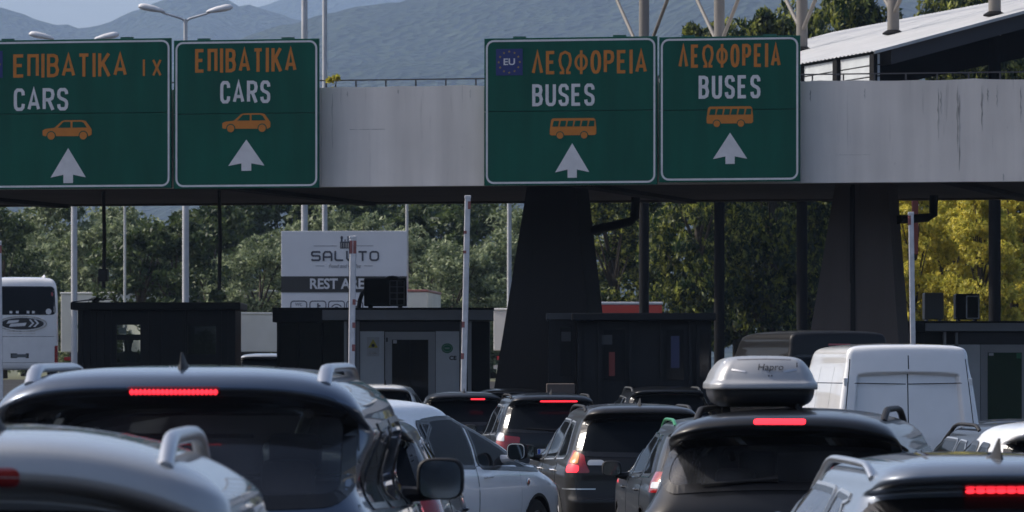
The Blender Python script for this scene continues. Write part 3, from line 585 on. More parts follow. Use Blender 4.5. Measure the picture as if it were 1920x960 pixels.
# ------------------------------------------------------------------ car builder: a lofted shell with projected windows, lamps and doors
def pchip(x, y, q):
    x = np.asarray(x, float); y = np.asarray(y, float); h = np.diff(x); d = np.diff(y) / h; m = np.zeros(len(x))
    for i in range(1, len(x) - 1):
        if d[i - 1] * d[i] > 0:
            a, b = 2 * h[i] + h[i - 1], h[i] + 2 * h[i - 1]; m[i] = (a + b) / (a / d[i - 1] + b / d[i])
    m[0], m[-1] = d[0], d[-1]
    i = np.clip(np.searchsorted(x, q) - 1, 0, len(x) - 2); t = (q - x[i]) / h[i]
    return (2*t**3 - 3*t**2 + 1) * y[i] + (t**3 - 2*t**2 + t) * h[i] * m[i] + (-2*t**3 + 3*t**2) * y[i+1] + (t**3 - t**2) * h[i] * m[i+1]
class Shell:
    """closed stack of horizontal outlines; local frame: x right, y forward from the rear bumper, z up"""
    def __init__(s, rows, L, crown=.05, taper=.07, fine=1.0, post=None, nr=10, cexp=2.3, cpow=3.0):
        # rows: z, yr, yf, w, cx, cyr, cyf, bow
        A = np.array(rows, float); n = len(A); s.L = L; s.crown = crown; s.zmax = A[:, 0].max(); s.cpow = cpow; s.wmax = A[:, 3].max()
        u = np.concatenate([[0], np.cumsum(np.sqrt((np.diff(A[:, 0]) / .03) ** 2 + (np.diff(A[:, 3]) / .04) ** 2 + .5))])
        qs = np.concatenate([np.linspace(u[i], u[i + 1], max(2, int((u[i + 1] - u[i]) * fine) + 1), endpoint=False) for i in range(n - 1)] + [[u[-1]]])
        D = np.stack([pchip(u, A[:, k], qs) for k in range(8)], 1); s.D = D
        nc, ns = 10, int(90 * fine) + 14
        V = []; cols = None
        for z, yr, yf, wd, cx, cyr, cyf, bow in D:
            cyr = min(cyr, .42 * (yf - yr)); cyf = min(cyf, .42 * (yf - yr)); cxw = cx * wd; pts = []
            xs = np.linspace(0, wd - cxw, nr); pts += [(x, yr + bow * (x / max(wd, .01)) ** 2) for x in xs]
            ye = yr + bow * (1 - cx) ** 2
            for k in range(1, nc + 1):
                a = math.pi / 2 * k / nc
                pts.append((wd - cxw + cxw * math.sin(a) ** (2 / cexp), ye + (yr + cyr - ye) * (1 - max(0, math.cos(a)) ** (2 / cexp))))
            pts += [(wd, yr + cyr + (yf - cyf - yr - cyr) * k / ns) for k in range(1, ns)]
            yq = yf - bow * 1.3 * (1 - cx) ** 2
            for k in range(0, nc + 1):
                a = math.pi / 2 * (1 - k / nc)
                pts.append((wd - cxw + cxw * math.sin(a) ** (2 / cexp), yq - (yq - (yf - cyf)) * (1 - max(0, math.cos(a)) ** (2 / cexp))))
            pts += [(x, yf - bow * 1.3 * (x / max(wd, .01)) ** 2) for x in np.linspace(wd - cxw, 0, nr)[1:]]
            cols = len(pts); cr = crown * min(1, max(0, (z / s.zmax - .5) / .35)) ** 1.5
            half = []
            for x, y in pts:
                x2 = x * (1 - taper * abs((y - L / 2) / (L / 2)) ** 2.6)
                half.append((x2, y, z - cr * abs(x / s.wmax) ** cpow))
            V += half + [(-x, y, zz) for x, y, zz in half[-2:0:-1]]
        m = 2 * cols - 2; k = len(D)
        if post: V = [post(*p) for p in V]
        F = [(i * m + j, i * m + (j + 1) % m, (i + 1) * m + (j + 1) % m, (i + 1) * m + j) for i in range(k - 1) for j in range(m)]
        F += [tuple(range(m))[::-1]]
        F += [tuple(range((k - 1) * m, k * m))]
        s.V, s.F = V, F; s.bvh = BVHTree.FromPolygons([Vector(v) for v in V], F); s.holes = []
    def at(s, z):
        D = s.D; i = np.argsort(D[:, 0], kind='stable'); zz = D[i, 0]
        return tuple(float(np.interp(z, zz, D[i, k])) for k in (1, 2, 3))
    def proj(s, mode, a, b, off=0):
        q = .7071
        if mode == 'rear': o, d = (a, -4, b), (0, 1, 0)
        elif mode == 'front': o, d = (a, s.L + 4, b), (0, -1, 0)
        elif mode == 'right': o, d = (4, a, b), (-1, 0, 0)
        elif mode == 'left': o, d = (-4, a, b), (1, 0, 0)
        elif mode == 'top': o, d = (a, b, 6), (0, 0, -1)
        elif mode == 'dright': o, d = (q * a + 4, q * a - 4, b), (-q, q, 0)
        elif mode == 'dleft': o, d = (-q * a - 4, q * a - 4, b), (q, q, 0)
        o, d = Vector(o), Vector(d); loc, n, i, dist = s.bvh.ray_cast(o, d)
        if loc is None:
            loc, n, i, dist = s.bvh.find_nearest(o + d * 4)
        if n.dot(d) > 0: n = -n
        return loc + n * off, n
def rowpatch(L_, R_, zb, zt, nv=12, nu=16, r=.05):
    """2D grid between side lines L_(v), R_(v) and bottom/top curves, with rounded corners"""
    vs = sorted(set([.5 - .5 * math.cos(math.pi * k / nv) for k in range(nv + 1)])); G = []
    for v in vs:
        a, b = L_(v), R_(v); mid = (a + b) / 2; h = max(.02, zt(mid) - zb(mid)); rr = min(r, h * .45, abs(b - a) * .45)
        dd = min(v, 1 - v) * h; ins = rr - math.sqrt(max(0, rr * rr - (rr - dd) ** 2)) if dd < rr else 0
        sg = 1 if b > a else -1; a, b = a + ins * sg, b - ins * sg; row = []
        for k in range(nu + 1):
            y = a + (b - a) * k / nu; row.append((y, zb(y) + v * (zt(y) - zb(y))))
        G.append(row)
    return G
def quad(p0, p1, p2, p3, r=.03, nv=8, nu=10):
    """2D patch from bottom-left, bottom-right, top-right, top-left corners"""
    def lin(a, b, v): return a[0] + (b[0] - a[0]) * v
    def ln(a, b): return lambda x: a[1] + (b[1] - a[1]) * ((x - a[0]) / ((b[0] - a[0]) or 1))
    return rowpatch(lambda v: lin(p0, p3, v), lambda v: lin(p1, p2, v), ln(p0, p1), ln(p3, p2), nv, nu, r)
def patch(sh, mode, G, off, skirt=.015):
    mb = MB(); nv, nu = len(G), len(G[0]); pts = []; nn = []
    for row in G:
        for a, b in row:
            p, n = sh.proj(mode, a, b, off); pts.append(p); nn.append(n)
    F = [(i * nu + j, i * nu + j + 1, (i + 1) * nu + j + 1, (i + 1) * nu + j) for i in range(nv - 1) for j in range(nu - 1)]
    lp = [j for j in range(nu)] + [i * nu + nu - 1 for i in range(1, nv)] + [(nv - 1) * nu + j for j in range(nu - 2, -1, -1)] + [i * nu for i in range(nv - 2, 0, -1)]
    o = len(pts); vs = pts + [pts[i] - nn[i] * skirt for i in lp]; k = len(lp)
    F += [(lp[i], o + i, o + (i + 1) % k, lp[(i + 1) % k]) for i in range(k)]
    a, b, c = pts[F[len(F) // 3][0]], pts[1], pts[nu]
    mid = (nv // 2) * nu + nu // 2
    nrm = (pts[mid + 1] - pts[mid]).cross(pts[mid + nu] - pts[mid])
    if nrm.dot(nn[mid]) < 0: F = [f[::-1] for f in F]
    return mb.add(vs, F)
def border(G):
    nv, nu = len(G), len(G[0])
    return G[0] + [G[i][-1] for i in range(1, nv)] + G[-1][-2::-1] + [G[i][0] for i in range(nv - 2, 0, -1)]
def clean(poly, eps=1e-4):
    o = []
    for p in poly:
        if not o or (p[0] - o[-1][0]) ** 2 + (p[1] - o[-1][1]) ** 2 > eps * eps: o.append(p)
    if len(o) > 2 and (o[0][0] - o[-1][0]) ** 2 + (o[0][1] - o[-1][1]) ** 2 < eps * eps: o.pop()
    return o
def inset(poly, d):
    n = len(poly); ar = sum(poly[i][0] * poly[(i + 1) % n][1] - poly[(i + 1) % n][0] * poly[i][1] for i in range(n)); sg = 1 if ar > 0 else -1; o = []
    for i in range(n):
        a, b = Vector(poly[i - 1]), Vector(poly[(i + 1) % n]); t = (b - a).normalized(); o.append((poly[i][0] - t.y * d * sg, poly[i][1] + t.x * d * sg))
    return o
def ring(sh, mode, poly, d0, d1, off):
    """seal strip between two insets of a polygon, laid on the shell"""
    poly = clean(poly); A, B = inset(poly, d0), inset(poly, d1); n = len(poly); mb = MB(); vs = []; ns = []
    for a, b in zip(A, B):
        p, m = sh.proj(mode, *a, off); q, m2 = sh.proj(mode, *b, off); vs += [p - m * (off + .004), p, q, q - m2 * (off + .004)]; ns.append(m)
    F = []
    for i in range(n):
        a, b = 4 * i, 4 * ((i + 1) % n)
        for k in range(3): F.append((a + k, a + k + 1, b + k + 1, b + k))
    nrm = (Vector(vs[2]) - Vector(vs[1])).cross(Vector(vs[5]) - Vector(vs[1]))
    if nrm.dot(ns[0]) < 0: F = [f[::-1] for f in F]
    return mb.add(vs, F)
def gapline(sh, mode, pts, wd=.007, off=.0015, mb=None):
    mb = mb or MB(); P3 = []
    for i in range(len(pts) - 1):
        k = max(1, int(math.dist(pts[i], pts[i + 1]) / .06))
        P3 += [tuple(pts[i][c] + (pts[i + 1][c] - pts[i][c]) * j / k for c in (0, 1)) for j in range(k)]
    P3.append(pts[-1]); vs = []
    for i, p in enumerate(P3):
        a, b = P3[max(0, i - 1)], P3[min(len(P3) - 1, i + 1)]; t = Vector((b[0] - a[0], b[1] - a[1])).normalized()
        for sg in (1, -1): vs.append(sh.proj(mode, p[0] - t.y * wd / 2 * sg, p[1] + t.x * wd / 2 * sg, off)[0])
    F = [(2 * i, 2 * i + 1, 2 * i + 3, 2 * i + 2) for i in range(len(P3) - 1)]
    mb.add(vs, F); return mb
def inpoly(p, poly):
    x, y = p; c = False; n = len(poly); j = n - 1
    for i in range(n):
        if (poly[i][1] > y) != (poly[j][1] > y) and x < (poly[j][0] - poly[i][0]) * (y - poly[i][1]) / (poly[j][1] - poly[i][1]) + poly[i][0]: c = not c
        j = i
    return c
def suv_rows(L, W, H, rake=.36, lip=.20, wtop=.735, hood=.645, ws=0, blunt=.22, noz=.05, lz=0, hs=0):
    h = W / 2
    T = [(.12, .20, .16, .90), (.17, .09, .06, .955), (.26, .02, .01, .985), (.345, 0, 0, .995), (.385, .035, 0, 1), (.47, .055, noz * .4, 1),
         (.55 - hs * .1, .065, noz + hs * .25, .99), (.60 - hs * .06, .085, .20 + hs * .9, .965), (hood - .02, .10, .72 - hs * .5, .945), (hood, .12, 1.22 - hs, .92),
         (.72, .12 + .28 * (rake - .12), 1.50 + ws - hs * .72, .865), (.82, .12 + .64 * (rake - .12), 1.88 + ws - hs * .36, (.865 + wtop) / 2), (.895 - lz, rake, 2.2 + ws, wtop),
         (.915 - lz, min(rake, lip + .09), 2.3 + ws, wtop - .02), (.938 - lz * .9, lip, 2.38 + ws, wtop - .035), (.955, lip + .02, 2.46 + ws, wtop - .06), (.972, lip + .08, 2.56 + ws, wtop - .11), (.985, lip + .24, 2.7 + ws, wtop - .22), (.995, lip + .6, 2.9 + ws, .34), (1.0, 1.5, L - 1.6, .03)]
    o = []
    for z, yr, df, wf in T:
        up = max(0, min(1, (z - .6) / .35))
        o.append((z * H, yr, L - df, wf * h, blunt + .1 * up, .26 - .04 * up, .55 - .2 * up, .05 + .02 * up))
    return o
def shell_obj(sh, name, mats, parent, zsplit=None, arches=(), holes=()):
    """the body shell; faces inside window holes and wheel arches are left out"""
    V = np.array(sh.V); v = []; F = []; mi = []
    hp = [(m, p, (min(a for a, b in p), max(a for a, b in p), min(b for a, b in p), max(b for a, b in p))) for m, p in holes]
    for f in sh.F:
        if len(f) > 4: F.append(f); mi.append(0); continue
        c = V[list(f)].mean(0); x, y, z = c; skip = False
        for m, p, bb in hp:
            if m in ('right', 'left'):
                if (x > 0) != (m == 'right') or abs(x) < .35: continue
                q = (y, z)
            elif m == 'rear':
                if y > 1.3: continue
                q = (x, z)
            else:
                if y < sh.L * .45: continue
                q = (x, z)
            if bb[0] < q[0] < bb[1] and bb[2] < q[1] < bb[3] and inpoly(q, p): skip = True; break
        if not skip:
            for ay, az, r in arches:
                if abs(x) > .55 and (y - ay) ** 2 + (z - az) ** 2 < r * r: skip = True
        if skip: continue
        F.append(f); mi.append(1 if zsplit and z < zsplit else 0)
    me = bpy.data.meshes.new(name); me.from_pydata(sh.V, [], F)
    for m in mats: me.materials.append(m)
    me.polygons.foreach_set('material_index', mi); me.polygons.foreach_set('use_smooth', [True] * len(F)); me.update()
    bm = bmesh.new(); bm.from_mesh(me); bmesh.ops.delete(bm, geom=[x for x in bm.verts if not x.link_faces], context='VERTS'); bm.to_mesh(me); bm.free()
    return link(name, me, parent)
def tyre_and_rim(parent, x, y, r, wd=.23, rim=None):
    sg = 1 if x > 0 else -1
    mb = MB(); h = wd / 2
    prof = [(r * .66, -h), (r * .9, -h), (r * .975, -h * .8), (r, -h * .5), (r, h * .5), (r * .975, h * .8), (r * .9, h), (r * .66, h), (r * .66, -h)]
    mb.lathe(prof, axis='x', n=36); w_ = mb.build('wheel', M_rubber, parent, True, 35, (x, y, r))
    rm = MB(); rm.lathe([(r * .66, -h * .8), (r * .66, h * .9), (r * .6, h * .9), (r * .58, h * .5)], axis='x', n=36)
    for k in range(5):
        for dk in (-.11, .11):
            a = 2 * math.pi * k / 5 + dk; a2 = 2 * math.pi * k / 5 + dk * 2.2
            rm.tube([(h * .55 * sg, .05 * math.cos(a), .05 * math.sin(a)), (h * .62 * sg, r * .6 * math.cos(a2), r * .6 * math.sin(a2))], .022, 6)
    rm.lathe([(.001, h * .7 * sg), (.06, h * .66 * sg), (.075, h * .4 * sg), (r * .6, h * .1 * sg)], axis='x', n=24)
    rm.build('rim', rim or M_rim, w_, True, 35)
    return w_
class Car:
    def __init__(s, name, label, cat, L, W, H, loc, yaw, pm, rows=None, fine=1.0, clad=None, crown=.06, cpow=3.0, nr=10, group=None, see=False, rowkw={}, taper=.07):
        s.L, s.W, s.H = L, W, H; s.sh = Shell(rows or suv_rows(L, W, H, **rowkw), L, crown, taper, fine, cpow=cpow, nr=nr)
        s.root = thing(name, label, cat, loc, yaw, group); s.pm = pm; s.holes = []; s.see = see; s.clad = clad; s.wy = None; s.wins = []
    def wheels(s, ya, yb, r=.34):
        s.wy = (ya, yb, r)
        for y in (ya, yb):
            for x in (-1, 1): tyre_and_rim(s.root, x * (s.W / 2 - .14), y, r)
    def window(s, name, mode, G, glass=None, seal=.03, trim=None, hole=True):
        bd = clean(border(G))
        g = glass or (M_tint if s.see else M_opq)
        o = patch(s.sh, mode, G, .003, .006).build(name, g, s.root, True)
        ring(s.sh, mode, bd, -.006, seal, .006).build('window_seal', M_seal, o, False)
        if trim: ring(s.sh, mode, bd, -.02, -.004, .008).build('window_trim', trim, o, False)
        if s.see and hole: s.holes.append((mode, inset(bd, seal * .45)))
        return o
    def body(s):
        ar = [(s.wy[0], s.wy[2], s.wy[2] * 1.13), (s.wy[1], s.wy[2], s.wy[2] * 1.13)] if s.wy else []
        zs = s.clad
        s.body_o = shell_obj(s.sh, 'body', [s.pm, M_plastic], s.root, zs, ar, s.holes)
        if s.wy:
            for y, z, r in ar:
                for sg in (1, -1):
                    mode = 'right' if sg > 0 else 'left'
                    pts = [(y + r * 1.03 * math.cos(R(a)), z + r * 1.03 * math.sin(R(a))) for a in range(-25, 206, 10)]
                    mb = MB(); vs = []
                    for i, (a, b) in enumerate(pts):
                        k = .93; pin = (y + (a - y) * k, z + (b - z) * k)
                        po, n = s.sh.proj(mode, a, max(b, .14 * s.H), .004); p2 = Vector((po.x, pin[0], pin[1]))
                        vs += [po, p2, Vector((sg * .5, pin[0], pin[1]))]
                    mb.add(vs, [(3 * i + k, 3 * i + k + 1, 3 * i + k + 4, 3 * i + k + 3) for i in range(len(pts) - 1) for k in (0, 1)])
                    mb.build('wheel_arch', M_plastic, s.root, True, 40)
        return s.body_o
    def sidewins(s, zb0, slope, ztop, dp, ap, cuts, glass=(None,), trim=None, sides=('left', 'right'), gap=.05, topk=.05, mid=None, dpr=0, r=.06):
        """row of side windows from the rear pillar (dp) to the windscreen pillar (ap); cuts = pillar positions"""
        sh = s.sh; L = s.L; mid = mid or L * .45
        zb = lambda y: zb0 - slope * (y - 1.0)
        zt = lambda y: ztop - topk * ((y - mid) / (L * .3)) ** 2 - sh.crown * .6
        def rear(v): z = zb0 + v * (ztop - zb0); return sh.at(z)[0] + dp + dpr * v
        def front(v): z = zb0 - slope * 2 + v * (ztop - zb0 + slope * 2); return sh.at(z)[1] - ap
        edges = [rear] + [(lambda v, c=c: c + .03 * v) for c in cuts] + [front]; k = 0
        for i in range(len(edges) - 1):
            a = edges[i]; b = edges[i + 1]
            g0 = 0 if i == 0 else gap; g1 = 0 if i == len(edges) - 2 else gap
            G = rowpatch(lambda v: a(v) + g0, lambda v: b(v) - g1, zb, zt, 12, 16, r)
            for m in sides: s.window('side_window', m, G, glass[min(i, len(glass) - 1)], .022, trim)
    def rearwin(s, z0, z1, m0, m1, bot=0, glass=None, seal=.05, r=.09, top=None):
        w0, w1 = s.sh.at(z0)[2] - m0, s.sh.at(z1)[2] - m1; cr = s.sh.crown if top is None else top
        G = rowpatch(lambda v: -(w0 + (w1 - w0) * v), lambda v: w0 + (w1 - w0) * v, lambda x: z0 + bot * (x / w0) ** 2 - .0, lambda x: z1 - cr * 1.0 * abs(x / s.sh.wmax) ** s.sh.cpow, 16, 30, r)
        zl = .36 * s.H; zm = .62 * s.H; q = [(s.sh.at(zz)[2] - .075 - .03 * k, zz) for k, zz in ((3, zl), (0, zm), (0, z0 + .02), (0, z1 - .02))]
        gp = gapline(s.sh, 'rear', [(-a, b) for a, b in q[::-1]] + q, .008, .0015); gp.build('tailgate_gap', M_seal, s.root)
        return s.window('rear_window', 'rear', G, glass, seal)
    def windshield(s, z0=None, z1=None, glass=None):
        z0 = z0 or s.H * .66; z1 = z1 or s.H * .885; w0, w1 = s.sh.at(z0)[2] - .12, s.sh.at(z1)[2] - .10
        G = rowpatch(lambda v: -(w0 + (w1 - w0) * v), lambda v: w0 + (w1 - w0) * v, lambda x: z0, lambda x: z1 - s.sh.crown * abs(x / s.sh.wmax) ** s.sh.cpow, 14, 24, .08)
        return s.window('windshield', 'front', G, glass or (M_glass if s.see else None), .05)
    def rails(s, y0, y1, rise=.055, r=.018, m=None, x=None, ends=.14, wide=1.0):
        x = x or s.sh.at(s.H * .945)[2] * .93
        for sg in (-1, 1):
            pts = []; n = 22
            for k in range(n + 1):
                t = k / n; y = y0 + (y1 - y0) * t; e = min(t, 1 - t) * (y1 - y0)
                h = rise * min(1, math.sin(math.pi / 2 * min(1, e / ends)) ) if e < ends else rise
                p = s.sh.proj('top', sg * x, y)[0]; pts.append((p.x, p.y, p.z - .012 + h))
            mb = MB(); mb.tube(pts, r, 10, sx=wide)
            mb.build('roof_rail', m or M_plastic, s.root, True, 50)
    def antenna(s, y, h=.055, kind='fin', x=0, m=None):
        p = s.sh.proj('top', x, y)[0]; mb = MB()
        if kind == 'fin':
            pr = [(-.085, 0, .022), (-.05, .01, .026), (.0, .7 * h, .016), (.03, h, .006)]
            vs = [];
            L = [(-.10, 0, .004), (-.02, 0, .03), (.06, 0, .026), (.085, 0, .012)]
            # y back = fin top
            base = [(.0, -.10), (.028, -.06), (.03, 0), (.018, .10), (0, .14), (-.018, .10), (-.03, 0), (-.028, -.06)]
            vs = [(bx, -by * .9, -.006) for bx, by in base] + [(bx * .38, -by * .8 - .01, h * .38) for bx, by in base] + [(bx * .12, -by * .22 - .075, h) for bx, by in base]
            F = [(i + 8 * k, (i + 1) % 8 + 8 * k, (i + 1) % 8 + 8 * k + 8, i + 8 * k + 8) for k in (0, 1) for i in range(8)] + [tuple(range(16, 24))]
            mb.add(vs, F)
        else:
            mb.tube([(0, 0, -.005), (0, 0, .03)], .018, 10); mb.tube([(0, 0, .02), (0, -.04, h)], [.006, .003], 6)
        return mb.build('antenna', m or M_plastic, s.root, True, 40, p)
    def brake(s, z, x0, x1, h=.025, n=1, y=None, m=None, out=.004):
        G = quad((x0, z - h / 2), (x1, z - h / 2), (x1, z + h / 2), (x0, z + h / 2), h * .45, 5, max(8, int((x1 - x0) / .03)))
        if n == 1: return patch(s.sh, 'rear', G, out, .02).build('brake_light', m or M_lit, s.root, True)
        mb = MB(); st = (x1 - x0) / n
        for k in range(n):
            a = x0 + st * (k + .5); p, nn = s.sh.proj('rear', a, z, out)
            q = bmesh.new(); bmesh.ops.create_icosphere(q, subdivisions=2, radius=1)
            q.verts.index_update(); mb.add([(p.x + v.co.x * st * .54, p.y + v.co.y * .008, p.z + v.co.z * h * .5) for v in q.verts], [[v.index for v in f.verts] for f in q.faces]); q.free()
        base = patch(s.sh, 'rear', quad((x0 - .012, z - h * .7), (x1 + .012, z - h * .7), (x1 + .012, z + h * .7), (x0 - .012, z + h * .7), h * .5, 5, 20), out - .003, .02).build('brake_light', M_red, s.root, True)
        mb.build('light_emitting_row', m or M_lit, base, True); return base
    def lamps(s, z0, z1, a0, a1, m=None, inner=0, sides=('dright', 'dleft'), skew=0, name='tail_light'):
        r = []
        for d in sides:
            G = quad((a0, z0), (a1, z0 + skew * .5), (a1, z1 + skew), (a0, z1), .03, 8, 12)
            r.append(patch(s.sh, d, G, .006, .03).build(name, m or M_red, s.root, True))
        return r
    def mirror(s, y, z, side=1, sz=(.22, .17), m=None, arm=.10, face=True):
        x = s.sh.proj('right', y, z)[0].x
        mb = MB(); w_, h_ = sz; cx = x + arm + w_ / 2
        rings = [(0, .93, 0), (.012, 1.0, 0), (.05, 1.0, 0), (.09, .9, 0), (.12, .7, 0), (.14, .35, 0), (.145, .05, 0)]
        n = 28; vs = []
        for dy, k, _ in rings:
            for j in range(n):
                a = 2 * math.pi * j / n; e = 2 / 3.6
                vs.append((side * (cx + k * w_ / 2 * math.copysign(abs(math.cos(a)) ** e, math.cos(a))), y + dy, z + .02 + k * h_ / 2 * math.copysign(abs(math.sin(a)) ** e, math.sin(a)) * (1 if math.sin(a) > 0 else .92)))
        F = [(i * n + j, i * n + (j + 1) % n, (i + 1) * n + (j + 1) % n, (i + 1) * n + j) for i in range(len(rings) - 1) for j in range(n)]
        mb.add(vs, F + [tuple(range((len(rings) - 1) * n, len(rings) * n))]).add(vs[:n], [tuple(range(n))])
        mb.tube([(side * (x - .06), y + .09, z - .06), (side * (x + arm * .6), y + .07, z - .055), (side * (cx - w_ * .2), y + .06, z - h_ * .25)], [.05, .04, .03], 8)
        o = mb.build('mirror', m or s.pm, s.root, True, 40)
        gm = MB(); gm.poly([(side * (cx + .86 * w_ / 2 * math.copysign(abs(math.cos(a)) ** .55, math.cos(a))), z + .02 + .86 * h_ / 2 * math.copysign(abs(math.sin(a)) ** .55, math.sin(a))) for a in [2 * math.pi * k / 28 for k in range(28)]], y - .004, y + .004)
        gm.build('mirror_glass', M_mirror, o); return o
    def doors(s, spans, zlo, zhi, sides=('right', 'left'), handle=True, hm=None):
        """door skins a few mm proud of the shell with a dark gap around each"""
        for m in sides:
            for y0, y1, zb in spans:
                G = quad((y0, zlo), (y1, zlo), (y1 + .0, zb(y1)), (y0, zb(y0)), .06, 12, 16)
                d = patch(s.sh, m, G, .004, .006).build('door', s.pm, s.root, True)
                ring(s.sh, m, clean(border(G)), -.008, .001, .002).build('door_gap', M_seal, d)
                if handle:
                    y = y0 + .12; p, n = s.sh.proj(m, y + .09, zb(y) - .10); sg = 1 if m == 'right' else -1
                    h = MB(); h.tube([(p.x - sg * .01, y, p.z), (p.x + sg * .03, y + .03, p.z), (p.x + sg * .035, y + .1, p.z + .004), (p.x + sg * .03, y + .17, p.z + .004), (p.x - sg * .01, y + .2, p.z + .004)], .014, 8)
                    h.build('door_handle', hm or s.pm, d, True)
    def wiper(s, x0, z0, x1, z1, m=None):
        pts = [s.sh.proj('rear', x0 + (x1 - x0) * k / 8, z0 + (z1 - z0) * k / 8, .022)[0] for k in range(9)]
        MB().tube(pts, [.022, .016, .012, .01, .01, .009, .008, .007, .006], 8).build('wiper', M_plastic, s.root, True)
    def plate(s, z, w_=.52, h_=.11, x=0):
        p, n = s.sh.proj('rear', x, z); y = p.y - .012
        o = MB().box(x - w_ / 2, x + w_ / 2, y, y + .06, z - h_ / 2, z + h_ / 2).build('number_plate', M_plate, s.root)
        MB().box(x - w_ / 2 + .004, x - w_ / 2 + .045, y - .003, y, z - h_ / 2 + .004, z + h_ / 2 - .004).build('plate_band', M_blue, o); return o
    def cabin(s, yf=None, rear=True, zs=.62, beige=False):
        """seats with headrests, dashboard, steering wheel"""
        yf = yf or s.L - 2.45; H = s.H
        for x in (-.38, .38):
            st = MB().box(x - .25, x + .25, yf - .05, yf + .12, .5, H * .70, bev=.05).box(x - .25, x + .25, yf + .05, yf + .55, .5, .66, bev=.04).build('seat', M_seat, s.root, True)
            MB().box(x - .13, x + .13, yf - .03, yf + .08, H * .715, H * .715 + .19, bev=.04).build('headrest', M_seat, st, True)
        if rear:
            y = yf - .95
            st = MB().box(-.66, .66, y - .08, y + .1, .5, H * .655, bev=.05).build('rear_seat', M_seat, s.root, True)
            for x in (-.42, .42): MB().box(x - .13, x + .13, y - .05, y + .06, H * .665, H * .665 + .17, bev=.04).build('headrest', M_seat, st, True)
        MB().box(-.68, .68, yf + .85, yf + 1.25, .6, H * .60, bev=.06).build('dashboard', M_seat, s.root, True)
        MB().tube([(-.38 + .18 * math.cos(a), yf + .68 - .07 * math.sin(a), H * .555 + .17 * math.sin(a)) for a in [2 * math.pi * k / 20 for k in range(21)]], .016, 6).build('steering_wheel', M_seat, s.root, True)
        MB().box(-.12, .12, yf + .62, yf + .64, H * .80, H * .845, bev=.008).build('inside_mirror', M_seat, s.root, True)
        MB().box(-.78, .78, .5, s.L - .9, .3, .48).build('cabin_floor', M_seat, s.root)
# ------------------------------------------------------------------ booths
M_bdark = mat('dark_shaded_cladding', (.010, .011, .013), .5, noise=.15, nscale=2, spec=.25); M_bgrey = mat('grey_fascia', (.34, .35, .385), .45, noise=.08, nscale=2); M_blite = mat('pale_grey_panel', (.80, .82, .86), .45, noise=.08, nscale=1.5)
M_alub = mat('grey_aluminium', (.40, .40, .42), .4, .2); M_bglass = glass_mat('booth_glass', (.80, .83, .80)); M_gl = mat('booth_dark_glass', (.008, .009, .012), .06, spec=.3); M_glgreen = mat('green_film_glass', (.01, .06, .03), .06)
M_green2 = mat('emblem_green', (.02, .22, .10), .5); M_yel = mat('warning_yellow', (.60, .50, .05), .5); M_int = mat('booth_interior', (.05, .05, .055), .8)
class Booth:
    def __init__(s, label, xc, Y, rz=0):
        s.xc, s.Y = xc, Y; s.X = (xc - 960) / FP * Y; s.g = gz(s.X, Y); s.t = thing('toll_booth', label, 'booth', (s.X, Y, s.g), rz)
        MB().box(-3.2, 3.2, -1.2, 4, -.12, .13, bev=.03).build('kerb_island', M_conc2, s.t)
    def x(s, px): return (px - s.xc) / FP * s.Y
    def z(s, py): return CZ + (HY - py) / FP * s.Y - s.g
    def box(s, name, x0, x1, yt, yb, y0, y1, m, par=None, bev=0, zb=None):
        return MB().box(s.x(x0), s.x(x1), y0, y1, s.z(yb) if zb is None else zb, s.z(yt), bev=bev).build(name, m, par or s.t)
    def holed(s, name, x0, x1, zt, zb, holes, y0, y1, m):
        xs = sorted({x0, x1, *[h[0] for h in holes], *[h[1] for h in holes]}); zs = sorted({zt, zb, *[h[2] for h in holes], *[h[3] for h in holes]}); mb = MB()
        for a, b in zip(xs, xs[1:]):
            for c, d in zip(zs, zs[1:]):
                if not any(h[0] <= (a + b) / 2 <= h[1] and min(h[2:]) <= (c + d) / 2 <= max(h[2:]) for h in holes): mb.box(a, b, y0, y1, c, d)
        return mb.build(name, m, s.t)
b1 = Booth('black toll booth at the left with a see-through window and person inside', 295, 106); D = 2.3
h1 = [(b1.x(218), b1.x(263), b1.z(681), b1.z(609)), (b1.x(352), b1.x(405), b1.z(664), b1.z(611))]; zt = b1.z(581); L0, L1 = b1.x(146), b1.x(441)
b1.holed('front_wall', L0, L1, zt, .13, h1, 0, .06, M_bdark)
b1.holed('rear_wall', L0, L1, zt, .13, [(h1[0][0] - .15, h1[0][1] + .1, b1.z(690), b1.z(605)), (h1[1][0], h1[1][1], h1[1][2], h1[1][3])], D - .06, D, M_bdark)
for a in (L0, L1 - .06): MB().box(a, a + .06, .062, D - .062, .13, zt).build('side_wall', M_bdark, b1.t)
b1.box('roof', 134, 452, 567, 581, -.25, D + .25, M_bdark, bev=.02)
for h, gm_ in zip(h1, (M_bglass, glass_mat('booth_glass_dark', (.22, .24, .25)))): MB().box(h[0] + .002, h[1] - .002, .025, .033, h[2], h[3]).build('window', gm_, b1.t)
b1.box('window_mullion', 218.3, 262.7, 627, 638, .01, .05, M_bdark)
for px in (152, 166, 178, 192, 206, 275, 300, 345, 412, 424): b1.box('cladding_rib', px, px + 3.5, 582, 700, -.03, -.001, M_bdark, zb=.14)
b1.box('shelf', 205, 300, 679, 683, .3, .8, M_int); b1.box('poster', 222, 236, 614, 626, .034, .036, M_white)
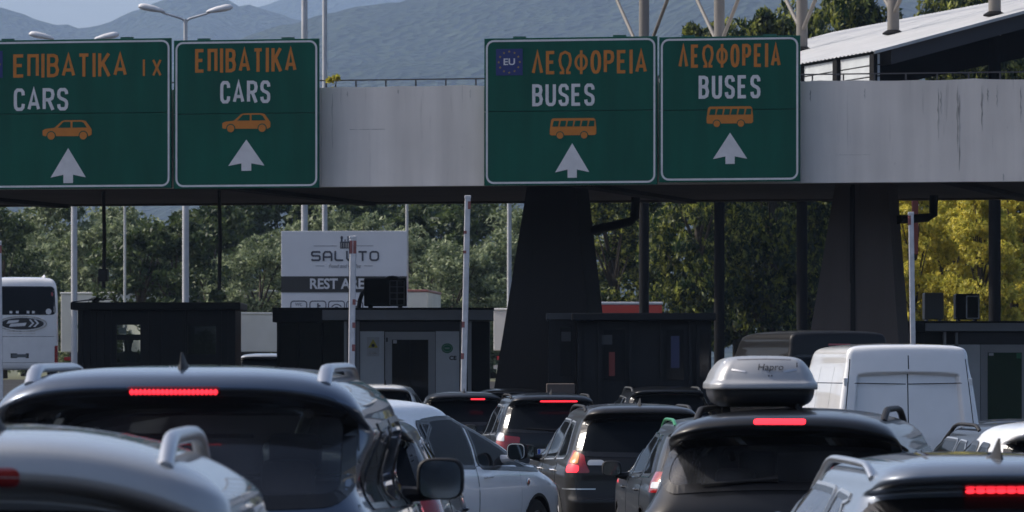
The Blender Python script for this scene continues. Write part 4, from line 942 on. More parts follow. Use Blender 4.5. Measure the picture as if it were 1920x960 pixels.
# the clerk, a silhouette behind the window
def person(loc, label):
    pv = {'hip': (0, 0, .45), 'belly': (0, -.02, .68), 'chest': (0, -.05, .92), 'neck': (0, -.06, 1.08), 'head0': (0, -.08, 1.16), 'head1': (0, -.09, 1.25), 'head2': (0, -.08, 1.33),
          'sl': (-.19, -.05, 1.0), 'el': (-.25, -.12, .76), 'wl': (-.18, -.34, .74), 'sr': (.19, -.05, 1.0), 'er': (.25, -.12, .76), 'wr': (.16, -.34, .74), 'kl': (-.12, -.4, .46), 'al': (-.12, -.4, .05), 'kr': (.12, -.4, .46), 'ar': (.12, -.4, .05)}
    rd = {'hip': .16, 'belly': .15, 'chest': .16, 'neck': .06, 'head0': .075, 'head1': .10, 'head2': .07, 'sl': .075, 'el': .05, 'wl': .04, 'sr': .075, 'er': .05, 'wr': .04, 'kl': .075, 'al': .05, 'kr': .075, 'ar': .05}
    ks = list(pv); ed = [('hip', 'belly'), ('belly', 'chest'), ('chest', 'neck'), ('neck', 'head0'), ('head0', 'head1'), ('head1', 'head2'), ('chest', 'sl'), ('sl', 'el'), ('el', 'wl'), ('chest', 'sr'), ('sr', 'er'), ('er', 'wr'), ('hip', 'kl'), ('kl', 'al'), ('hip', 'kr'), ('kr', 'ar')]
    me = bpy.data.meshes.new('body'); me.from_pydata([pv[k] for k in ks], [(ks.index(a), ks.index(b)) for a, b in ed], []); o = bpy.data.objects.new('body', me); COL.objects.link(o)
    sm = o.modifiers.new('skin', 'SKIN'); o.modifiers.new('sub', 'SUBSURF').levels = 2
    for i, k in enumerate(ks): me.skin_vertices[0].data[i].radius = (rd[k], rd[k])
    me.skin_vertices[0].data[0].use_root = True
    dg = bpy.context.evaluated_depsgraph_get(); m2 = bpy.data.meshes.new_from_object(o.evaluated_get(dg)); bpy.data.objects.remove(o)
    m2.materials.clear(); m2.materials.append(mat('dark_uniform', (.03, .035, .05), .8)); m2.polygons.foreach_set('use_smooth', [True] * len(m2.polygons))
    t = thing('person', label, 'person', loc); link('body', m2, t); hd = bmesh.new(); bmesh.ops.create_uvsphere(hd, u_segments=16, v_segments=10, radius=.118)
    hm_ = MB().add([(v.co.x * .9, v.co.y - .06, max(v.co.z, -.03) + 1.29) for v in hd.verts], [[v.index for v in f.verts] for f in hd.faces]); hd.free(); hm_.build('hair', mat('dark_hair', (.02, .016, .013), .7), t, True)
    MB().lathe([(.2, 0), (.2, .04), (.03, .06), (.03, .36), (.22, .38), (.22, .43), (.001, .43)]).build('stool', M_bdark, t, True, 30)
person((b1.X + b1.x(233), b1.Y + 1.1, b1.g + b1.z(648) - 1.20), 'person sitting inside the left booth, seen dark against its window')
# plant and cable bundle on the first roof
cb = thing('aerial_cluster', 'spiky black aerial and cable bundle on the left booth roof', 'aerial', (b1.X + b1.x(177), b1.Y + .4, b1.g + b1.z(567)))
for k in range(9):
    a = -1.2 + k * .3; MB().tube([(0, 0, -.01), (.09 * math.sin(a), .03 * math.cos(3 * a), .09 * math.cos(a) + .02), (.17 * math.sin(a), .05 * math.cos(3 * a), .11 * math.cos(a))], [.014, .01, .006], 5).build('rod', M_black, cb)
MB().tube([(-.5, .1, .01), (-.2, .1, .05), (0, .1, .06), (.3, .1, .07), (.45, .1, .0)], .012, 5).build('cable', M_black, cb)

b2 = Booth('grey toll booth with a glass door and notices, under the billboard', 715, 108); zb = .13
b2.box('core_wall', 604, 918, 602, 745, .10, 2.4, M_bdark, zb=zb); b2.box('shaded_glazed_end', 521, 603, 602, 745, .06, 2.4, M_gl, zb=zb)  # near-black left end stands for the canopy shadow on the front
b2.box('roof_slab', 512, 926, 577, 581, -.28, 2.7, M_bdark); b2.box('roof_fascia', 512, 604.5, 581.2, 604, -.25, 2.65, M_bdark); f = b2.box('roof_fascia', 605, 925, 581.2, 600, -.25, 2.65, M_bgrey); f['label'] = 'grey fascia'  # dark and grey lengths draw the canopy shadow edge in colour
for px in (519, 557, 600): b2.box('corner_post', px, px + 4, 604.5, 745, .02, .12, M_bdark, zb=zb)
b2.box('window', 607, 644, 601, 690, .06, .098, M_gl); b2.box('window_frame', 645, 650, 601, 745, .02, .098, M_alub, zb=zb)
b2.box('spandrel', 607, 644, 690.5, 745, .05, .098, M_bdark, zb=zb); b2.box('front_post', 668, 674, 601, 745, -.02, .098, M_bgrey, zb=zb); b2.box('front_post', 862, 868, 601, 745, -.02, .098, M_bgrey, zb=zb); b2.box('front_post', 877, 884, 601, 745, -.0, .098, M_alub, zb=zb)
b2.box('lintel', 675, 861, 601, 620, .0, .098, mat('slate_lintel', (.045, .047, .058), .5))
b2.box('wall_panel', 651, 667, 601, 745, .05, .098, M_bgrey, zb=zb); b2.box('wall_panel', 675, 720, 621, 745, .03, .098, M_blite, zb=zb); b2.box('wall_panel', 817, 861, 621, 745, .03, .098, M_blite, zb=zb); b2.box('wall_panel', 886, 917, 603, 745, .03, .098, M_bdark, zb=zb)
dr = b2.box('door_frame', 722, 816, 622, 745, .02, .098, M_alub, zb=zb); b2.box('door_glass', 735, 803, 637, 745, .01, .019, M_gl, dr, zb=zb + .1); b2.box('door_stile', 767.5, 770.5, 638, 745, .003, .0095, M_bdark, dr, zb=zb + .11); b2.box('door_handle', 724, 727, 633, 641, -.02, .019, M_black, dr); b2.box('sticker', 737, 744, 637.5, 644, .003, .0095, M_white, dr)
nb = b2.box('notice', 688, 711, 632, 668, .018, .0295, M_white); nb['label'] = 'white notice with a yellow warning triangle'
c = (b2.x(699.5), b2.z(645)); MB().poly([(c[0] - .10, c[1] - .075), (c[0] + .10, c[1] - .075), (c[0], c[1] + .10)], .012, .0175).build('warning_triangle', M_yel, nb); MB().poly(circ(c[0], c[1] - .03, .035), .007, .0115).build('warning_symbol', M_dark, nb); MB().box(c[0] - .08, c[0] + .08, .014, .0175, c[1] - .20, c[1] - .19).box(c[0] - .08, c[0] + .06, .014, .0175, c[1] - .17, c[1] - .16).build('print_line', M_stain, nb)
c = (b2.x(838.5), b2.z(653)); ob = MB().poly(circ(c[0], c[1], .115, 24, .10), .018, .0295).build('oval_emblem', M_green2, b2.t); MB().ribbon(circ(c[0], c[1], .088, 24, .07), .012, .013, .0175, True).box(c[0] - .05, c[0] + .05, .013, .0175, c[1] - .018, c[1] + .018).build('emblem_ring', mat('emblem_pale', (.35, .5, .42), .5), ob)
text_mesh('CE', .11, M_dark, b2.t, 'ce_mark', (b2.x(849), .026, b2.z(671.5)), sx=1.1, bold=.004)
def ac(b, x0, x1, yt, yb, label, m, grille, y=.6, bars=M_alub, rows=4, cols=2, dome=False):
    X = b.X + b.x((x0 + x1) / 2); zz = b.g + b.z(yb); t = thing('cooling_unit', label, 'air conditioner', (X, b.Y + y, zz)); w_ = (x1 - x0) / FP * b.Y; h = (yb - yt) / FP * b.Y; k = FP / b.Y
    MB().box(-w_ / 2, w_ / 2, 0, .6, .04, h, bev=.02).build('casing', m, t); MB().box(-w_ * .4, -w_ * .3, .05, .55, 0, .04).box(w_ * .3, w_ * .4, .05, .55, 0, .04).build('feet', m, t)
    if grille:
        gx0, gx1 = (grille[0] - (x0 + x1) / 2) / k, (grille[1] - (x0 + x1) / 2) / k; z0, z1 = .06, h - .05
        g = MB().box(gx0, gx1, -.012, -.002, z0, z1).build('grille_plate', M_gl, t); mb = MB()
        for i in range(cols + 1): xx = gx0 + (gx1 - gx0) * i / cols; mb.box(xx - .012, xx + .012, -.03, -.014, z0, z1)
        for i in range(rows + 1): xx = z0 + (z1 - z0) * i / rows; mb.box(gx0, gx1, -.027, -.016, xx - .01, xx + .01)
        mb.build('grille', bars, g)
    if dome: MB().lathe([(.16, h - .01), (.15, h + .02), (.1, h + .05), (.001, h + .06)], ((grille[0] + grille[1] - x0 - x1) / 2 / k - .1, .3, 0)).build('fan_cowl', m, t, True)
ac(b2, 681, 761, 521, 577, 'big black cooling unit on the booth roof in front of billboard', M_bdark, (730, 757), .5, mat('grille_grey', (.17, .18, .2), .5), 4, 2, True)
t = thing('hose', 'black hose curving from the cooling unit to the booth roof', 'hose', (b2.X + b2.x(672), b2.Y + .9, b2.g + b2.z(577))); MB().tube([(-.02, 0, 0), (0, 0, .15), (.05, 0, .3), (.16, 0, .42)], .045, 8).build('tube', M_black, t, True)

b3 = Booth('black toll booth between the concrete pier and the second dark column', 1205, 98.9)
b3.box('roof', 1072, 1342, 587, 601, -.2, 2.2, M_bdark, bev=.02); b3.box('core_wall', 1082, 1334, 601.3, 745, .08, 2.1, M_bdark, zb=.13)
for a, b in ((1132, 1172), (1250, 1282), (1310, 1330)): b3.box('window', a, b, 618, 712, .05, .078, M_gl)
for px in (1084, 1122, 1180, 1238, 1292, 1306): b3.box('cladding_rib', px, px + 6, 602, 745, .0, .078, M_bdark, zb=.13)
b3.box('red_panel', 1142, 1153, 660, 705, .03, .048, mat('dull_red', (.16, .025, .02), .5)); b3.box('blue_notice', 1258, 1274, 630, 690, .03, .048, mat('dull_blue', (.03, .035, .09), .5)); b3.box('pale_sheet', 1126, 1148, 628, 646, .03, .048, mat('dim_notice', (.035, .038, .042), .5))
t = thing('pay_kiosk', 'narrow grey kiosk with glass strip at the foot of the black pier', 'kiosk', ((1050 - 960) / FP * 100, 99.5, gz(.9, 99.5))); z = lambda py: CZ + (HY - py) / FP * 99.5 - gz(.9, 99.5)
MB().box(-.22, .27, 0, .5, 0, z(600)).build('cabinet', M_bdark, t); MB().box(-.26, .29, -.05, .55, z(600) + .002, z(587), bev=.01).build('cap', mat('grey_cap', (.03, .032, .035), .5), t); MB().box(.0, .22, -.012, -.001, z(705), z(612)).build('glass_strip', M_gl, t); MB().box(.02, .20, -.02, -.013, z(640), z(622)).build('notice', mat('dim_notice', (.035, .038, .042), .5), t)
t = thing('concrete_block', 'pale concrete block on the ground beneath the narrow kiosk', 'block', ((1050 - 960) / FP * 97, 96.6, gz(.9, 96.6))); MB().box(-.25, .27, 0, .5, 0, CZ + (690 - 719) / FP * 96.6 - gz(.9, 96.6), bev=.02).build('block_body', M_conc2, t)

b4 = Booth('grey toll booth with a green tinted door at the right edge', 1760, 106)
b4.box('core_wall', 1592, 1960, 622, 745, .10, 2.4, M_bdark, zb=.13); b4.box('roof_slab', 1584, 1962, 602, 605.5, -.28, 2.7, M_bdark); b4.box('roof_fascia', 1584, 1732.5, 605.7, 622, -.25, 2.65, M_bdark); f = b4.box('roof_fascia', 1733, 1962, 605.7, 621, -.25, 2.65, M_bgrey); f['label'] = 'grey fascia'  # left fascia near-black, right grey: canopy shadow edge put into colour
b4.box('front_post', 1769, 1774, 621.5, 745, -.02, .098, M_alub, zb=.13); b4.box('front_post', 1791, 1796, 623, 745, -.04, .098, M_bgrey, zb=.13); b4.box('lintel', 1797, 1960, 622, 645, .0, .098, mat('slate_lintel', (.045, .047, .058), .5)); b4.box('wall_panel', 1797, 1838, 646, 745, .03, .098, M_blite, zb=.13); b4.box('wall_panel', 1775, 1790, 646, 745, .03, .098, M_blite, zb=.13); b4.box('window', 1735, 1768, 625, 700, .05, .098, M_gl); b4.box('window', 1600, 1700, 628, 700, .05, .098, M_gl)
dr = b4.box('door_frame', 1839, 1940, 646, 760, .02, .098, M_alub, zb=.13); b4.box('door_glass', 1852, 1916, 661, 760, .01, .019, M_glgreen, dr, zb=.25); b4.box('sticker', 1854, 1863, 662, 667, .003, .0095, M_white, dr); b4.box('green_sticker', 1906, 1915, 662, 672, .003, .0095, M_green2, dr)
ac(b4, 1738, 1774, 548, 602, 'pale rooftop cooling unit nearer the thin barrier arm', mat('ac_pale', (.20, .21, .22), .5), None, .6); ac(b4, 1797, 1842, 550, 602, 'dark rooftop cooling unit with a pale frame, left of fifth column', M_bdark, (1817, 1840), .6, M_blite, 1, 1)
# ------------------------------------------------------------------ billboard
BY = 165; bx = lambda px: (px - 645) / FP * BY
t = bb = thing('billboard', 'white roadside billboard advertising a rest area behind the middle booth', 'billboard', ((645 - 960) / FP * BY, BY, 0), R(-2)); bz = lambda py: CZ + (HY - py) / FP * BY
g0 = gz(-5, BY); M_bb = mat('billboard_white', (.74, .74, .76), .5, noise=.06, nscale=1)
MB().box(bx(527), bx(763), 0, .3, bz(640), bz(433), bev=.01).build('board', M_bb, bb)
MB().box(bx(527) + .001, bx(763), -.02, -.001, bz(548), bz(518)).build('dark_band', mat('band_brown', (.035, .033, .03), .5), bb)
for px in (560, 720): MB().box(bx(px) - .1, bx(px) + .1, .05, .25, g0, bz(640)).build('support_post', M_pole, bb)
M_lg = mat('logo_ink', (.06, .06, .075), .5); M_lg2 = mat('script_grey', (.22, .21, .22), .5)
mb = MB(); x0, x1, zc, h = bx(583), bx(711), bz(480), bz(470.5) - bz(489.5); n = 6; gp = (x1 - x0) * .028; lw = (x1 - x0 - 5 * gp) / n; tt = .055; I = lambda i: x0 + i * (lw + gp); zz = lambda v: zc - h / 2 + tt / 2 + v * (h - tt); xx = lambda i, u: I(i) + tt / 2 + u * (lw - tt)
for k, (i, st) in enumerate([(0, [(1, .86), (.94, 1), (.12, 1), (0, .88), (0, .64), (.12, .52), (.88, .52), (1, .4), (1, .12), (.88, 0), (.06, 0), (0, .14)]), (1, [(0, -.1), (0, .75), (.2, 1), (.8, 1), (1, .75), (1, -.1)]), (1, [(0, .38), (1, .38)]), (2, [(0, 1.1), (0, .15), (.15, 0), (1, 0)]), (3, [(0, 1.1), (0, .2), (.18, 0), (.82, 0), (1, .2), (1, 1.1)]), (4, [(-.02, 1), (1.02, 1)]), (4, [(.5, 1), (.5, -.1)])]): mb.ribbon([(xx(i, a), zz(b)) for a, b in st], tt, -.012 - .0007 * k, .001)
mb.ribbon([(xx(5, a), zz(b)) for a, b in rrect(0, 1, 0, 1, .3)], tt, -.012, .001, True); mb.build('lettering', M_lg, bb)
text_mesh('Food and Coffee', .17, M_lg2, bb, 'script_lettering', (bx(646), -.006, bz(499)), shear=.35, sx=.86); text_mesh('REST AREA', .44, M_white, bb, 'band_lettering', (bx(580), -.024, bz(533)), align='LEFT', sx=.92, bold=.012)
mb = MB()
for a, b, y in ((588, 632, 461), (666, 700, 461), (592, 608, 498.5), (683, 699, 498.5)): mb.box(bx(a), bx(b), -.008, .001, bz(y) - .008, bz(y) + .008)
mb.build('rule_line', M_lg2, bb)
mb = MB().box(bx(637.5), bx(655.5), -.008, .001, bz(466), bz(453))
for i, (a, b) in enumerate(((639, 642.5), (646, 648), (651.5, 653.5))): mb.box(bx(a), bx(b), -.0085, .001, bz(453) + .002, bz(443 if i != 1 else 449))
mb.poly(circ(bx(640.7), bz(446), .04, 12, .06), -.012, -.009); mb.build('castle_logo', M_lg, bb); mb = MB()
for a in (640, 644.5, 649, 653): mb.box(bx(a) - .012, bx(a) + .012, -.013, -.009, bz(464.5), bz(455.5))
mb.build('castle_bars', M_stain, bb)
for i, a in enumerate((545, 581, 616, 650)):
    f = MB().ribbon(rrect(bx(a), bx(a + 30), bz(596), bz(564.5), .09), .03, -.008, .001, True).build('icon_frame', M_lg, bb); cx = bx(a + 15)
    if i == 0: text_mesh('WC', .13, M_lg, f, 'icon_lettering', (cx, -.006, bz(571)))
    elif i == 1: MB().box(cx - .025, cx + .025, -.008, .001, bz(584), bz(568.5)).box(cx + .026, cx + .08, -.008, .001, bz(575), bz(572)).build('icon_mark', M_lg, f)
    elif i == 2: MB().ribbon([(cx + .19 * math.sin(R(q)), bz(584) + .22 * math.cos(R(q))) for q in range(-52, 53, 8)], .03, -.008, .001).ribbon([(cx + .11 * math.sin(R(q)), bz(584) + .13 * math.cos(R(q))) for q in range(-52, 53, 8)], .03, -.009, .001).build('icon_mark', M_lg, f)
    else: MB().ribbon(circ(cx, bz(580), .1), .03, -.008, .001, True).build('icon_mark', M_lg, f)
# ------------------------------------------------------------------ trailers and trucks far behind
M_tarp = mat('trailer_white', (.62, .61, .60), .55, noise=.1, nscale=.8); M_tgrey = mat('trailer_grey', (.17, .165, .16), .6, noise=.15, nscale=.8); M_tred = mat('truck_red', (.55, .06, .035), .5, noise=.1, nscale=1)
def trailer(x0, Y, ytop, W, L, yaw, m, label, cap=None, name='truck_trailer'):
    p = P(x0, ytop, Y); g = gz(p.x, Y); H = p.z - g; t = thing(name, label, 'trailer', (p.x, Y, g), yaw)
    MB().box(0, W, 0, L, 1.15, H - .1, bev=.03).build('box_body', m, t); MB().box(-.03, W + .03, -.03, L + .03, H - .098, H, bev=.03).build('roof_rim', cap or M_tarp, t)
    MB().box(.3, W - .3, .3, L - .4, .75, 1.148).build('chassis', M_black, t); MB().box(0, W, .02, .12, .45, .6).build('bumper_bar', M_alub, t)
    for x in (.15, W - .45): MB().box(x, x + .3, -.02, .05, .8, .95).build('tail_light', M_red, t)
    for y in (L * .15, L * .25):
        for x in (.3, W - .3): MB().lathe([(.001, -.14), (.5, -.14), (.52, 0), (.5, .14), (.001, .14)], (x, y, .52), 'x', 20).build('wheel', M_rubber, t, True, 40)
trailer(114, 228, 548, 2.5, 12, R(-12), M_tarp, 'white truck trailer right of the coach, behind the left booth')
trailer(206, 222, 585, 2.5, 7, R(-52), M_tarp, 'small white truck box seen through the left booth window', None, 'truck_box')
trailer(690, 214, 543, 2.4, 8, R(-3), M_tarp, 'white truck box with a red roof rim, right of the billboard', M_redtape, 'truck_box')
trailer(418, 236, 545, 2.5, 13.5, R(-62), M_tgrey, 'grey truck trailer side on between the left and middle booths')
trailer(925, 205, 578, 2.45, 12, R(-20), M_tarp, 'white truck trailer just left of the black pier', None)
trailer(1112, 190, 566, 2.5, 12, R(8), M_tred, 'bright red truck trailer right of the black pier', M_white)
# ------------------------------------------------------------------ coach at the left
M_bus = paint('coach_white', (.72, .72, .73), 0, .3, .06)
def coach():
    L, W, H = 12, 2.5, 3.32; Y = 172; X = -14.57 - 1.25; h = W / 2; yr = [(.30, .10, .90), (.36, .03, .97), (.5, .0, 1), (1.2, 0, 1), (2.2, .03, 1), (2.6, .06, .995), (3.0, .12, .97), (3.14, .17, .94), (3.24, .26, .88), (3.29, .42, .78), (3.315, .8, .5), (3.32, 2.5, .03)]
    rows = [(z, a, L - a - (0 if z < 3.3 else 0), w_ * h, .12, .14, .3, .05) for z, a, w_ in yr]; c = Car('coach', 'white tour coach seen from behind at the left edge with a dark oval emblem', 'coach', L, W, H, (X, Y, gz(X, Y)), R(6), M_bus, rows=rows, fine=.8, crown=.05)
    z = lambda py: CZ + (HY - py) / FP * Y - gz(X, Y); x = lambda px: (px - 960) / FP * Y - X
    c.window('rear_window', 'rear', quad((-1.12, z(590)), (1.10, z(590)), (1.06, z(537)), (-1.08, z(537)), .12, 10, 20), M_opq, .03)
    for sg in ('right', 'left'):
        for k in range(6): c.window('side_window', sg, quad((1.2 + 1.7 * k, 1.75), (2.8 + 1.7 * k, 1.75), (2.8 + 1.7 * k, 2.85), (1.2 + 1.7 * k, 2.85), .08), M_opq, .03)
    c.wheels(3.0, 9.2, .5); c.body()
    e = lambda cx, cy, rx, ry, n=36: [(x(cx) + rx / FP * Y * math.cos(2 * math.pi * k / n), z(cy) + ry / FP * Y * math.sin(2 * math.pi * k / n)) for k in range(n)]
    yy = c.sh.proj('rear', 0, z(607))[0].y - .012
    o = MB().poly(e(42, 607, 40, 11), yy, yy + .06).build('oval_emblem', M_dark, c.root); MB().ribbon(e(42, 607, 45, 14), .03, yy, yy + .06, True).build('oval_line', M_stain, c.root)
    mb = MB(); q = lambda px, py: (x(px), z(py))
    mb.poly([q(12, 607), q(16, 601), q(36, 600), q(34, 604)], yy - .006, yy); mb.poly([q(17, 613), q(20, 607), q(50, 605), q(47, 611)], yy - .006, yy)
    for a in (54, 63): mb.poly([q(a, 599), q(a + 4, 599), q(a + 10, 606), q(a + 3, 613), q(a - 1, 613), q(a + 6, 606)], yy - .006, yy)
    mb.build('emblem_marks', M_white, o)
    for a in ((12, 622), (14, 626)): MB().box(x(a[0]), x(66), yy - .0, yy + .05, z(a[1]), z(a[1]) + .014).build('trim_line', M_stain, c.root)
    gp = gapline(c.sh, 'rear', [(-1.15, z(631)), (1.15, z(631))], .014); gapline(c.sh, 'rear', [(-1.15, z(680)), (1.15, z(680))], .012, mb=gp); gp.build('panel_gap', M_seal, c.root)
    MB().box(x(20), x(54), yy, yy + .07, z(671.5), z(662.5)).build('plate_recess', M_dark, c.root); MB().box(x(23), x(51), yy - .006, yy - .001, z(670), z(664)).build('number_plate', mat('dull_grey', (.10, .11, .12), .5), c.root)
    c.lamps(z(688), z(648), .78, .93, M_red); c.lamps(z(555), z(548), .76, .80, M_red, name='marker_light'); 
    for a in (18, 30, 50, 60): MB().box(x(a), x(a + 5), yy + .0, yy + .09, z(587.5), z(583)).build('window_sticker', M_white, c.root)
    MB().poly(e(91, 584, 5.5, 5.5, 20), yy + .03, yy + .1).build('round_sticker', M_white, c.root); c.rails(.5, 5, .08, .03, M_white, .75, .3)
coach()
# ------------------------------------------------------------------ cars in the queue
PX = lambda px, Y: (px - 960) / FP * Y
BLK = paint('black_paint_coat', (.006, .007, .009), .0, .3, .05); NAVY = paint('dark_blue_paint', (.006, .010, .02), .0, .35, .05); BRN = paint('dark_bronze_paint', (.010, .009, .0085), 0, .4, .05)
SILV = paint('silver_paint', (.31, .325, .35), .4, .4, .06); GRYB = paint('steel_blue_paint', (.14, .17, .22), .4, .36, .06); WHT = paint('white_car_paint', (.86, .86, .87), 0, .3, .05); GRYD = paint('dark_grey_paint', (.016, .020, .026), .1, .36, .08); SUVP = paint('blue_black_paint', (.055, .082, .13), .6, .3, .05)
for m_ in (BLK, NAVY, BRN, GRYD):
    b_ = m_.node_tree.nodes['Principled BSDF']; b_.inputs['Coat Weight'].default_value = .55; b_.inputs['Specular IOR Level'].default_value = .2; b_.inputs['Coat IOR'].default_value = 1.4
def place(px, Y, dg=0): return (PX(px, Y), Y, gz(PX(px, Y), Y) + dg)

# big dark SUV, left
def big_suv():
    c = Car('parked_car', 'big dark blue estate car with silver roof rails and long beaded brake lamp', 'car', 4.8, 1.96, 1.86, place(318, 24), -R(2.2), SUVP, fine=1.25, see=True, crown=.16, cpow=4.5, rowkw=dict(rake=.42, lip=.17, wtop=.93, hood=.66, blunt=.24))
    c.wheels(.98, 3.83, .37)
    c.rearwin(1.20, 1.745, .12, .07, .02, M_tint, .055, .12, .19)
    c.sidewins(1.19, .015, 1.70, .52, .20, (1.42, 2.52), (M_tint, M_tint, M_glass), None, topk=.04)
    c.windshield(1.24, 1.66); c.body(); c.cabin(2.35)
    c.rails(.34, 2.9, .055, .021, M_alu, x=.67, ends=.22, wide=1.6); c.antenna(.62, .07)
    c.brake(1.738, -.20, .20, .03, 20)
    for sg in (1, -1): c.mirror(2.95, 1.26, sg, (.24, .22), M_plastic, .09)
    c.doors([(1.05, 2.42, lambda y: 1.15), (2.45, 3.5, lambda y: 1.15)], .42, 1.15); c.lamps(.82, 1.15, .56, .86, M_red); c.wiper(0, 1.22, -.5, 1.25); c.plate(.85)
    for x, z in ((-.62, 1.44), (-.60, 1.60)): pass
    # pale pillar trim and parcel shelf seen through the rear glass
    MB().tube([(.30, 3.45, 1.18), (.36, 2.95, 1.50), (.42, 2.7, 1.62)], .03, 8).build('pillar_trim', M_beige, c.root, True); MB().box(.12, .60, 3.3, 3.5, 1.12, 1.19, bev=.02).build('dash_top', M_beige, c.root)
    return c
big_suv()
# silver car, bottom left corner
def silver():
    c = Car('parked_car', 'silver car with arched silver roof rail cropped at the bottom left corner', 'car', 4.45, 1.92, 1.66, place(-58, 16.7, -.02), -R(1), SILV, fine=1.3, see=True, crown=.25, cpow=2.5, rowkw=dict(rake=.50, lip=.26, wtop=.90, lz=.035))
    c.wheels(.92, 3.55, .35); c.rearwin(1.0, 1.385, .10, .03, .02, M_tint, .05, .1, .08)
    c.sidewins(1.03, .02, 1.50, .50, .2, (1.25, 2.3), (M_tint, M_tint, M_glass), None); c.windshield(1.08, 1.48); c.body(); c.cabin(2.2)
    c.rails(.42, 2.7, .072, .028, M_alu, x=.58, ends=.30); c.brake(1.505, -.13, .13, .06, 1, m=M_red); c.antenna(.8, .06)
    for sg in (1, -1): c.mirror(2.75, 1.06, sg, (.22, .17))
    c.doors([(1.0, 2.2, lambda y: 1.0), (2.23, 3.2, lambda y: 1.0)], .38, 1.0); c.lamps(.75, 1.05, .52, .82); c.plate(.78); c.wiper(0, 1.08, .45, 1.11)
silver()
# black people carrier with the roof box, right
def box_car():
    c = Car('parked_car', 'glossy black car carrying a grey roof box with a lit red brake strip', 'car', 4.65, 1.97, 1.685, place(1457, 33.3), R(-9), BLK, fine=1.3, see=True, crown=.17, rowkw=dict(rake=.52, lip=.13, wtop=.80, blunt=.25, noz=.08))
    c.wheels(.95, 3.65, .36); c.rearwin(1.18, 1.505, .07, .035, -.04, M_tint, .05, .14, .09)
    c.sidewins(1.10, .02, 1.52, .56, .2, (1.3, 2.4), (M_tint, M_tint, M_glass), None); c.windshield(1.1, 1.50); c.body(); c.cabin(2.3)
    c.rails(.75, 2.75, .075, .02, M_plastic, x=.60, ends=.32, wide=1.2); c.brake(1.605, -.165, .165, .034, 1); c.antenna(.95, .30, 'whip', .03)
    c.mirror(2.85, 1.07, 1, (.22, .16))
    c.doors([(1.0, 2.3, lambda y: 1.0), (2.33, 3.3, lambda y: 1.0)], .38, 1.0); c.lamps(.74, 1.0, .55, .86); c.wiper(-.02, 1.235, -.50, 1.195); c.plate(.80)
    p, n = c.sh.proj('rear', 0, .98, .01); MB().lathe([(.06, 0), (.062, -.012), (.05, -.016)], (p.x, p.y + .005, p.z), 'y', 24).build('round_badge', M_chrome, c.root, True)
    gapline(c.sh, 'rear', [(-.80, 1.02), (-.4, .985), (0, .97), (.4, .985), (.80, 1.02)], .008).build('crease_line', M_seal, c.root)
    return c
bc = box_car()
def roof_box():
    Y = 34.1; X = PX(1434, Y); zb = CZ + (690 - 763) / FP * Y; t = thing('roof_box', 'grey hard shell roof box with maker lettering on the black car', 'roof box', (X, Y, zb), -R(.5)); t.scale = (.93, 1, 1)
    def rows(L_): return [(z, a, 2.0 - a * b, w_, .30, .22, .5, .06) for z, a, b, w_ in L_]
    lo = Shell(rows([(0, .16, 1, .28), (.03, .08, 1, .335), (.08, .035, 1, .36), (.115, .03, 1, .365), (.118, .05, 1, .35)]), 2.0, 0, .05, 1.5); 
    o = shell_obj(lo, 'box_base', [mat('box_black', (.03, .03, .032), .35)], t)
    up = Shell(rows([(.11, .0, 1, .378), (.118, -.015, 1, .385), (.15, -.012, 1, .383), (.165, .02, 1, .368), (.22, .045, 1.5, .345), (.28, .085, 2.2, .305), (.31, .13, 2.6, .268), (.322, .20, 3, .22), (.328, .4, 2, .12), (.33, .95, 1.02, .02)]), 2.0, .02, .05, 1.6, nr=14)
    gb = mat('box_grey', (.36, .365, .38), .42, .3, coat=.4, noise=.05, nscale=4); ld = shell_obj(up, 'box_lid', [gb], t)
    for sg in (-1, 1):
        mb = gapline(up, 'rear', [(sg * .27, .285), (sg * .22, .236), (sg * .13, .224)], .012, .004); mb.build('crease', M_alu, ld, True)
    mm = gapline(up, 'rear', [(-.3, .298), (0, .305), (.3, .298)], .006, .001); mm.build('top_seam', mat('seam_grey', (.10, .10, .11), .5), ld)
    p, n = up.proj('rear', .04, .25, .007); yx = n.cross(Vector((1, 0, 0))); r = text_mesh('Hapro', .066, M_dark, ld, 'lettering', p, Matrix((Vector((1, 0, 0)), yx, n)).transposed().to_euler(), 1.05, .15, .0006)
    for x in (.025, .045): MB().box(x, x + .008, up.proj('rear', x, .2)[0].y - .004, up.proj('rear', x, .2)[0].y + .02, .196, .204).build('lock', M_dark, ld)
    for k in (.45, 1.2):
        for x in (-.25, .25): MB().box(x - .03, x + .03, k, k + .06, -.04, .02).build('clamp', M_plastic, t)
roof_box()
# grey blue estate, bottom right
def bottom_right():
    c = Car('parked_car', 'steel blue car with silver roof rails and lit beaded brake lamp, bottom right corner', 'car', 4.7, 1.77, 1.52, place(1912, 24), R(4.5), GRYB, fine=1.3, see=True, crown=.07, rowkw=dict(rake=.50, lip=.22, wtop=.72, hood=.64))
    c.wheels(.95, 3.7, .34); c.rearwin(.95, 1.32, .10, .03, .02, M_tint, .05, .1, .07)
    c.sidewins(.97, .02, 1.39, .55, .2, (1.35, 2.4), (M_tint, M_tint, M_glass), M_alu); c.windshield(1.0, 1.36); c.body(); c.cabin(2.3)
    c.rails(.62, 2.9, .055, .018, M_alu, x=.575, ends=.25, wide=1.2); c.antenna(.62, .09); c.brake(1.355, -.165, .165, .034, 7)
    for sg in (1, -1): c.mirror(2.9, .97, sg, (.2, .15))
    c.doors([(1.05, 2.35, lambda y: .92), (2.38, 3.4, lambda y: .92)], .36, .92); c.lamps(.72, .95, .52, .82); c.plate(.8)
bottom_right()
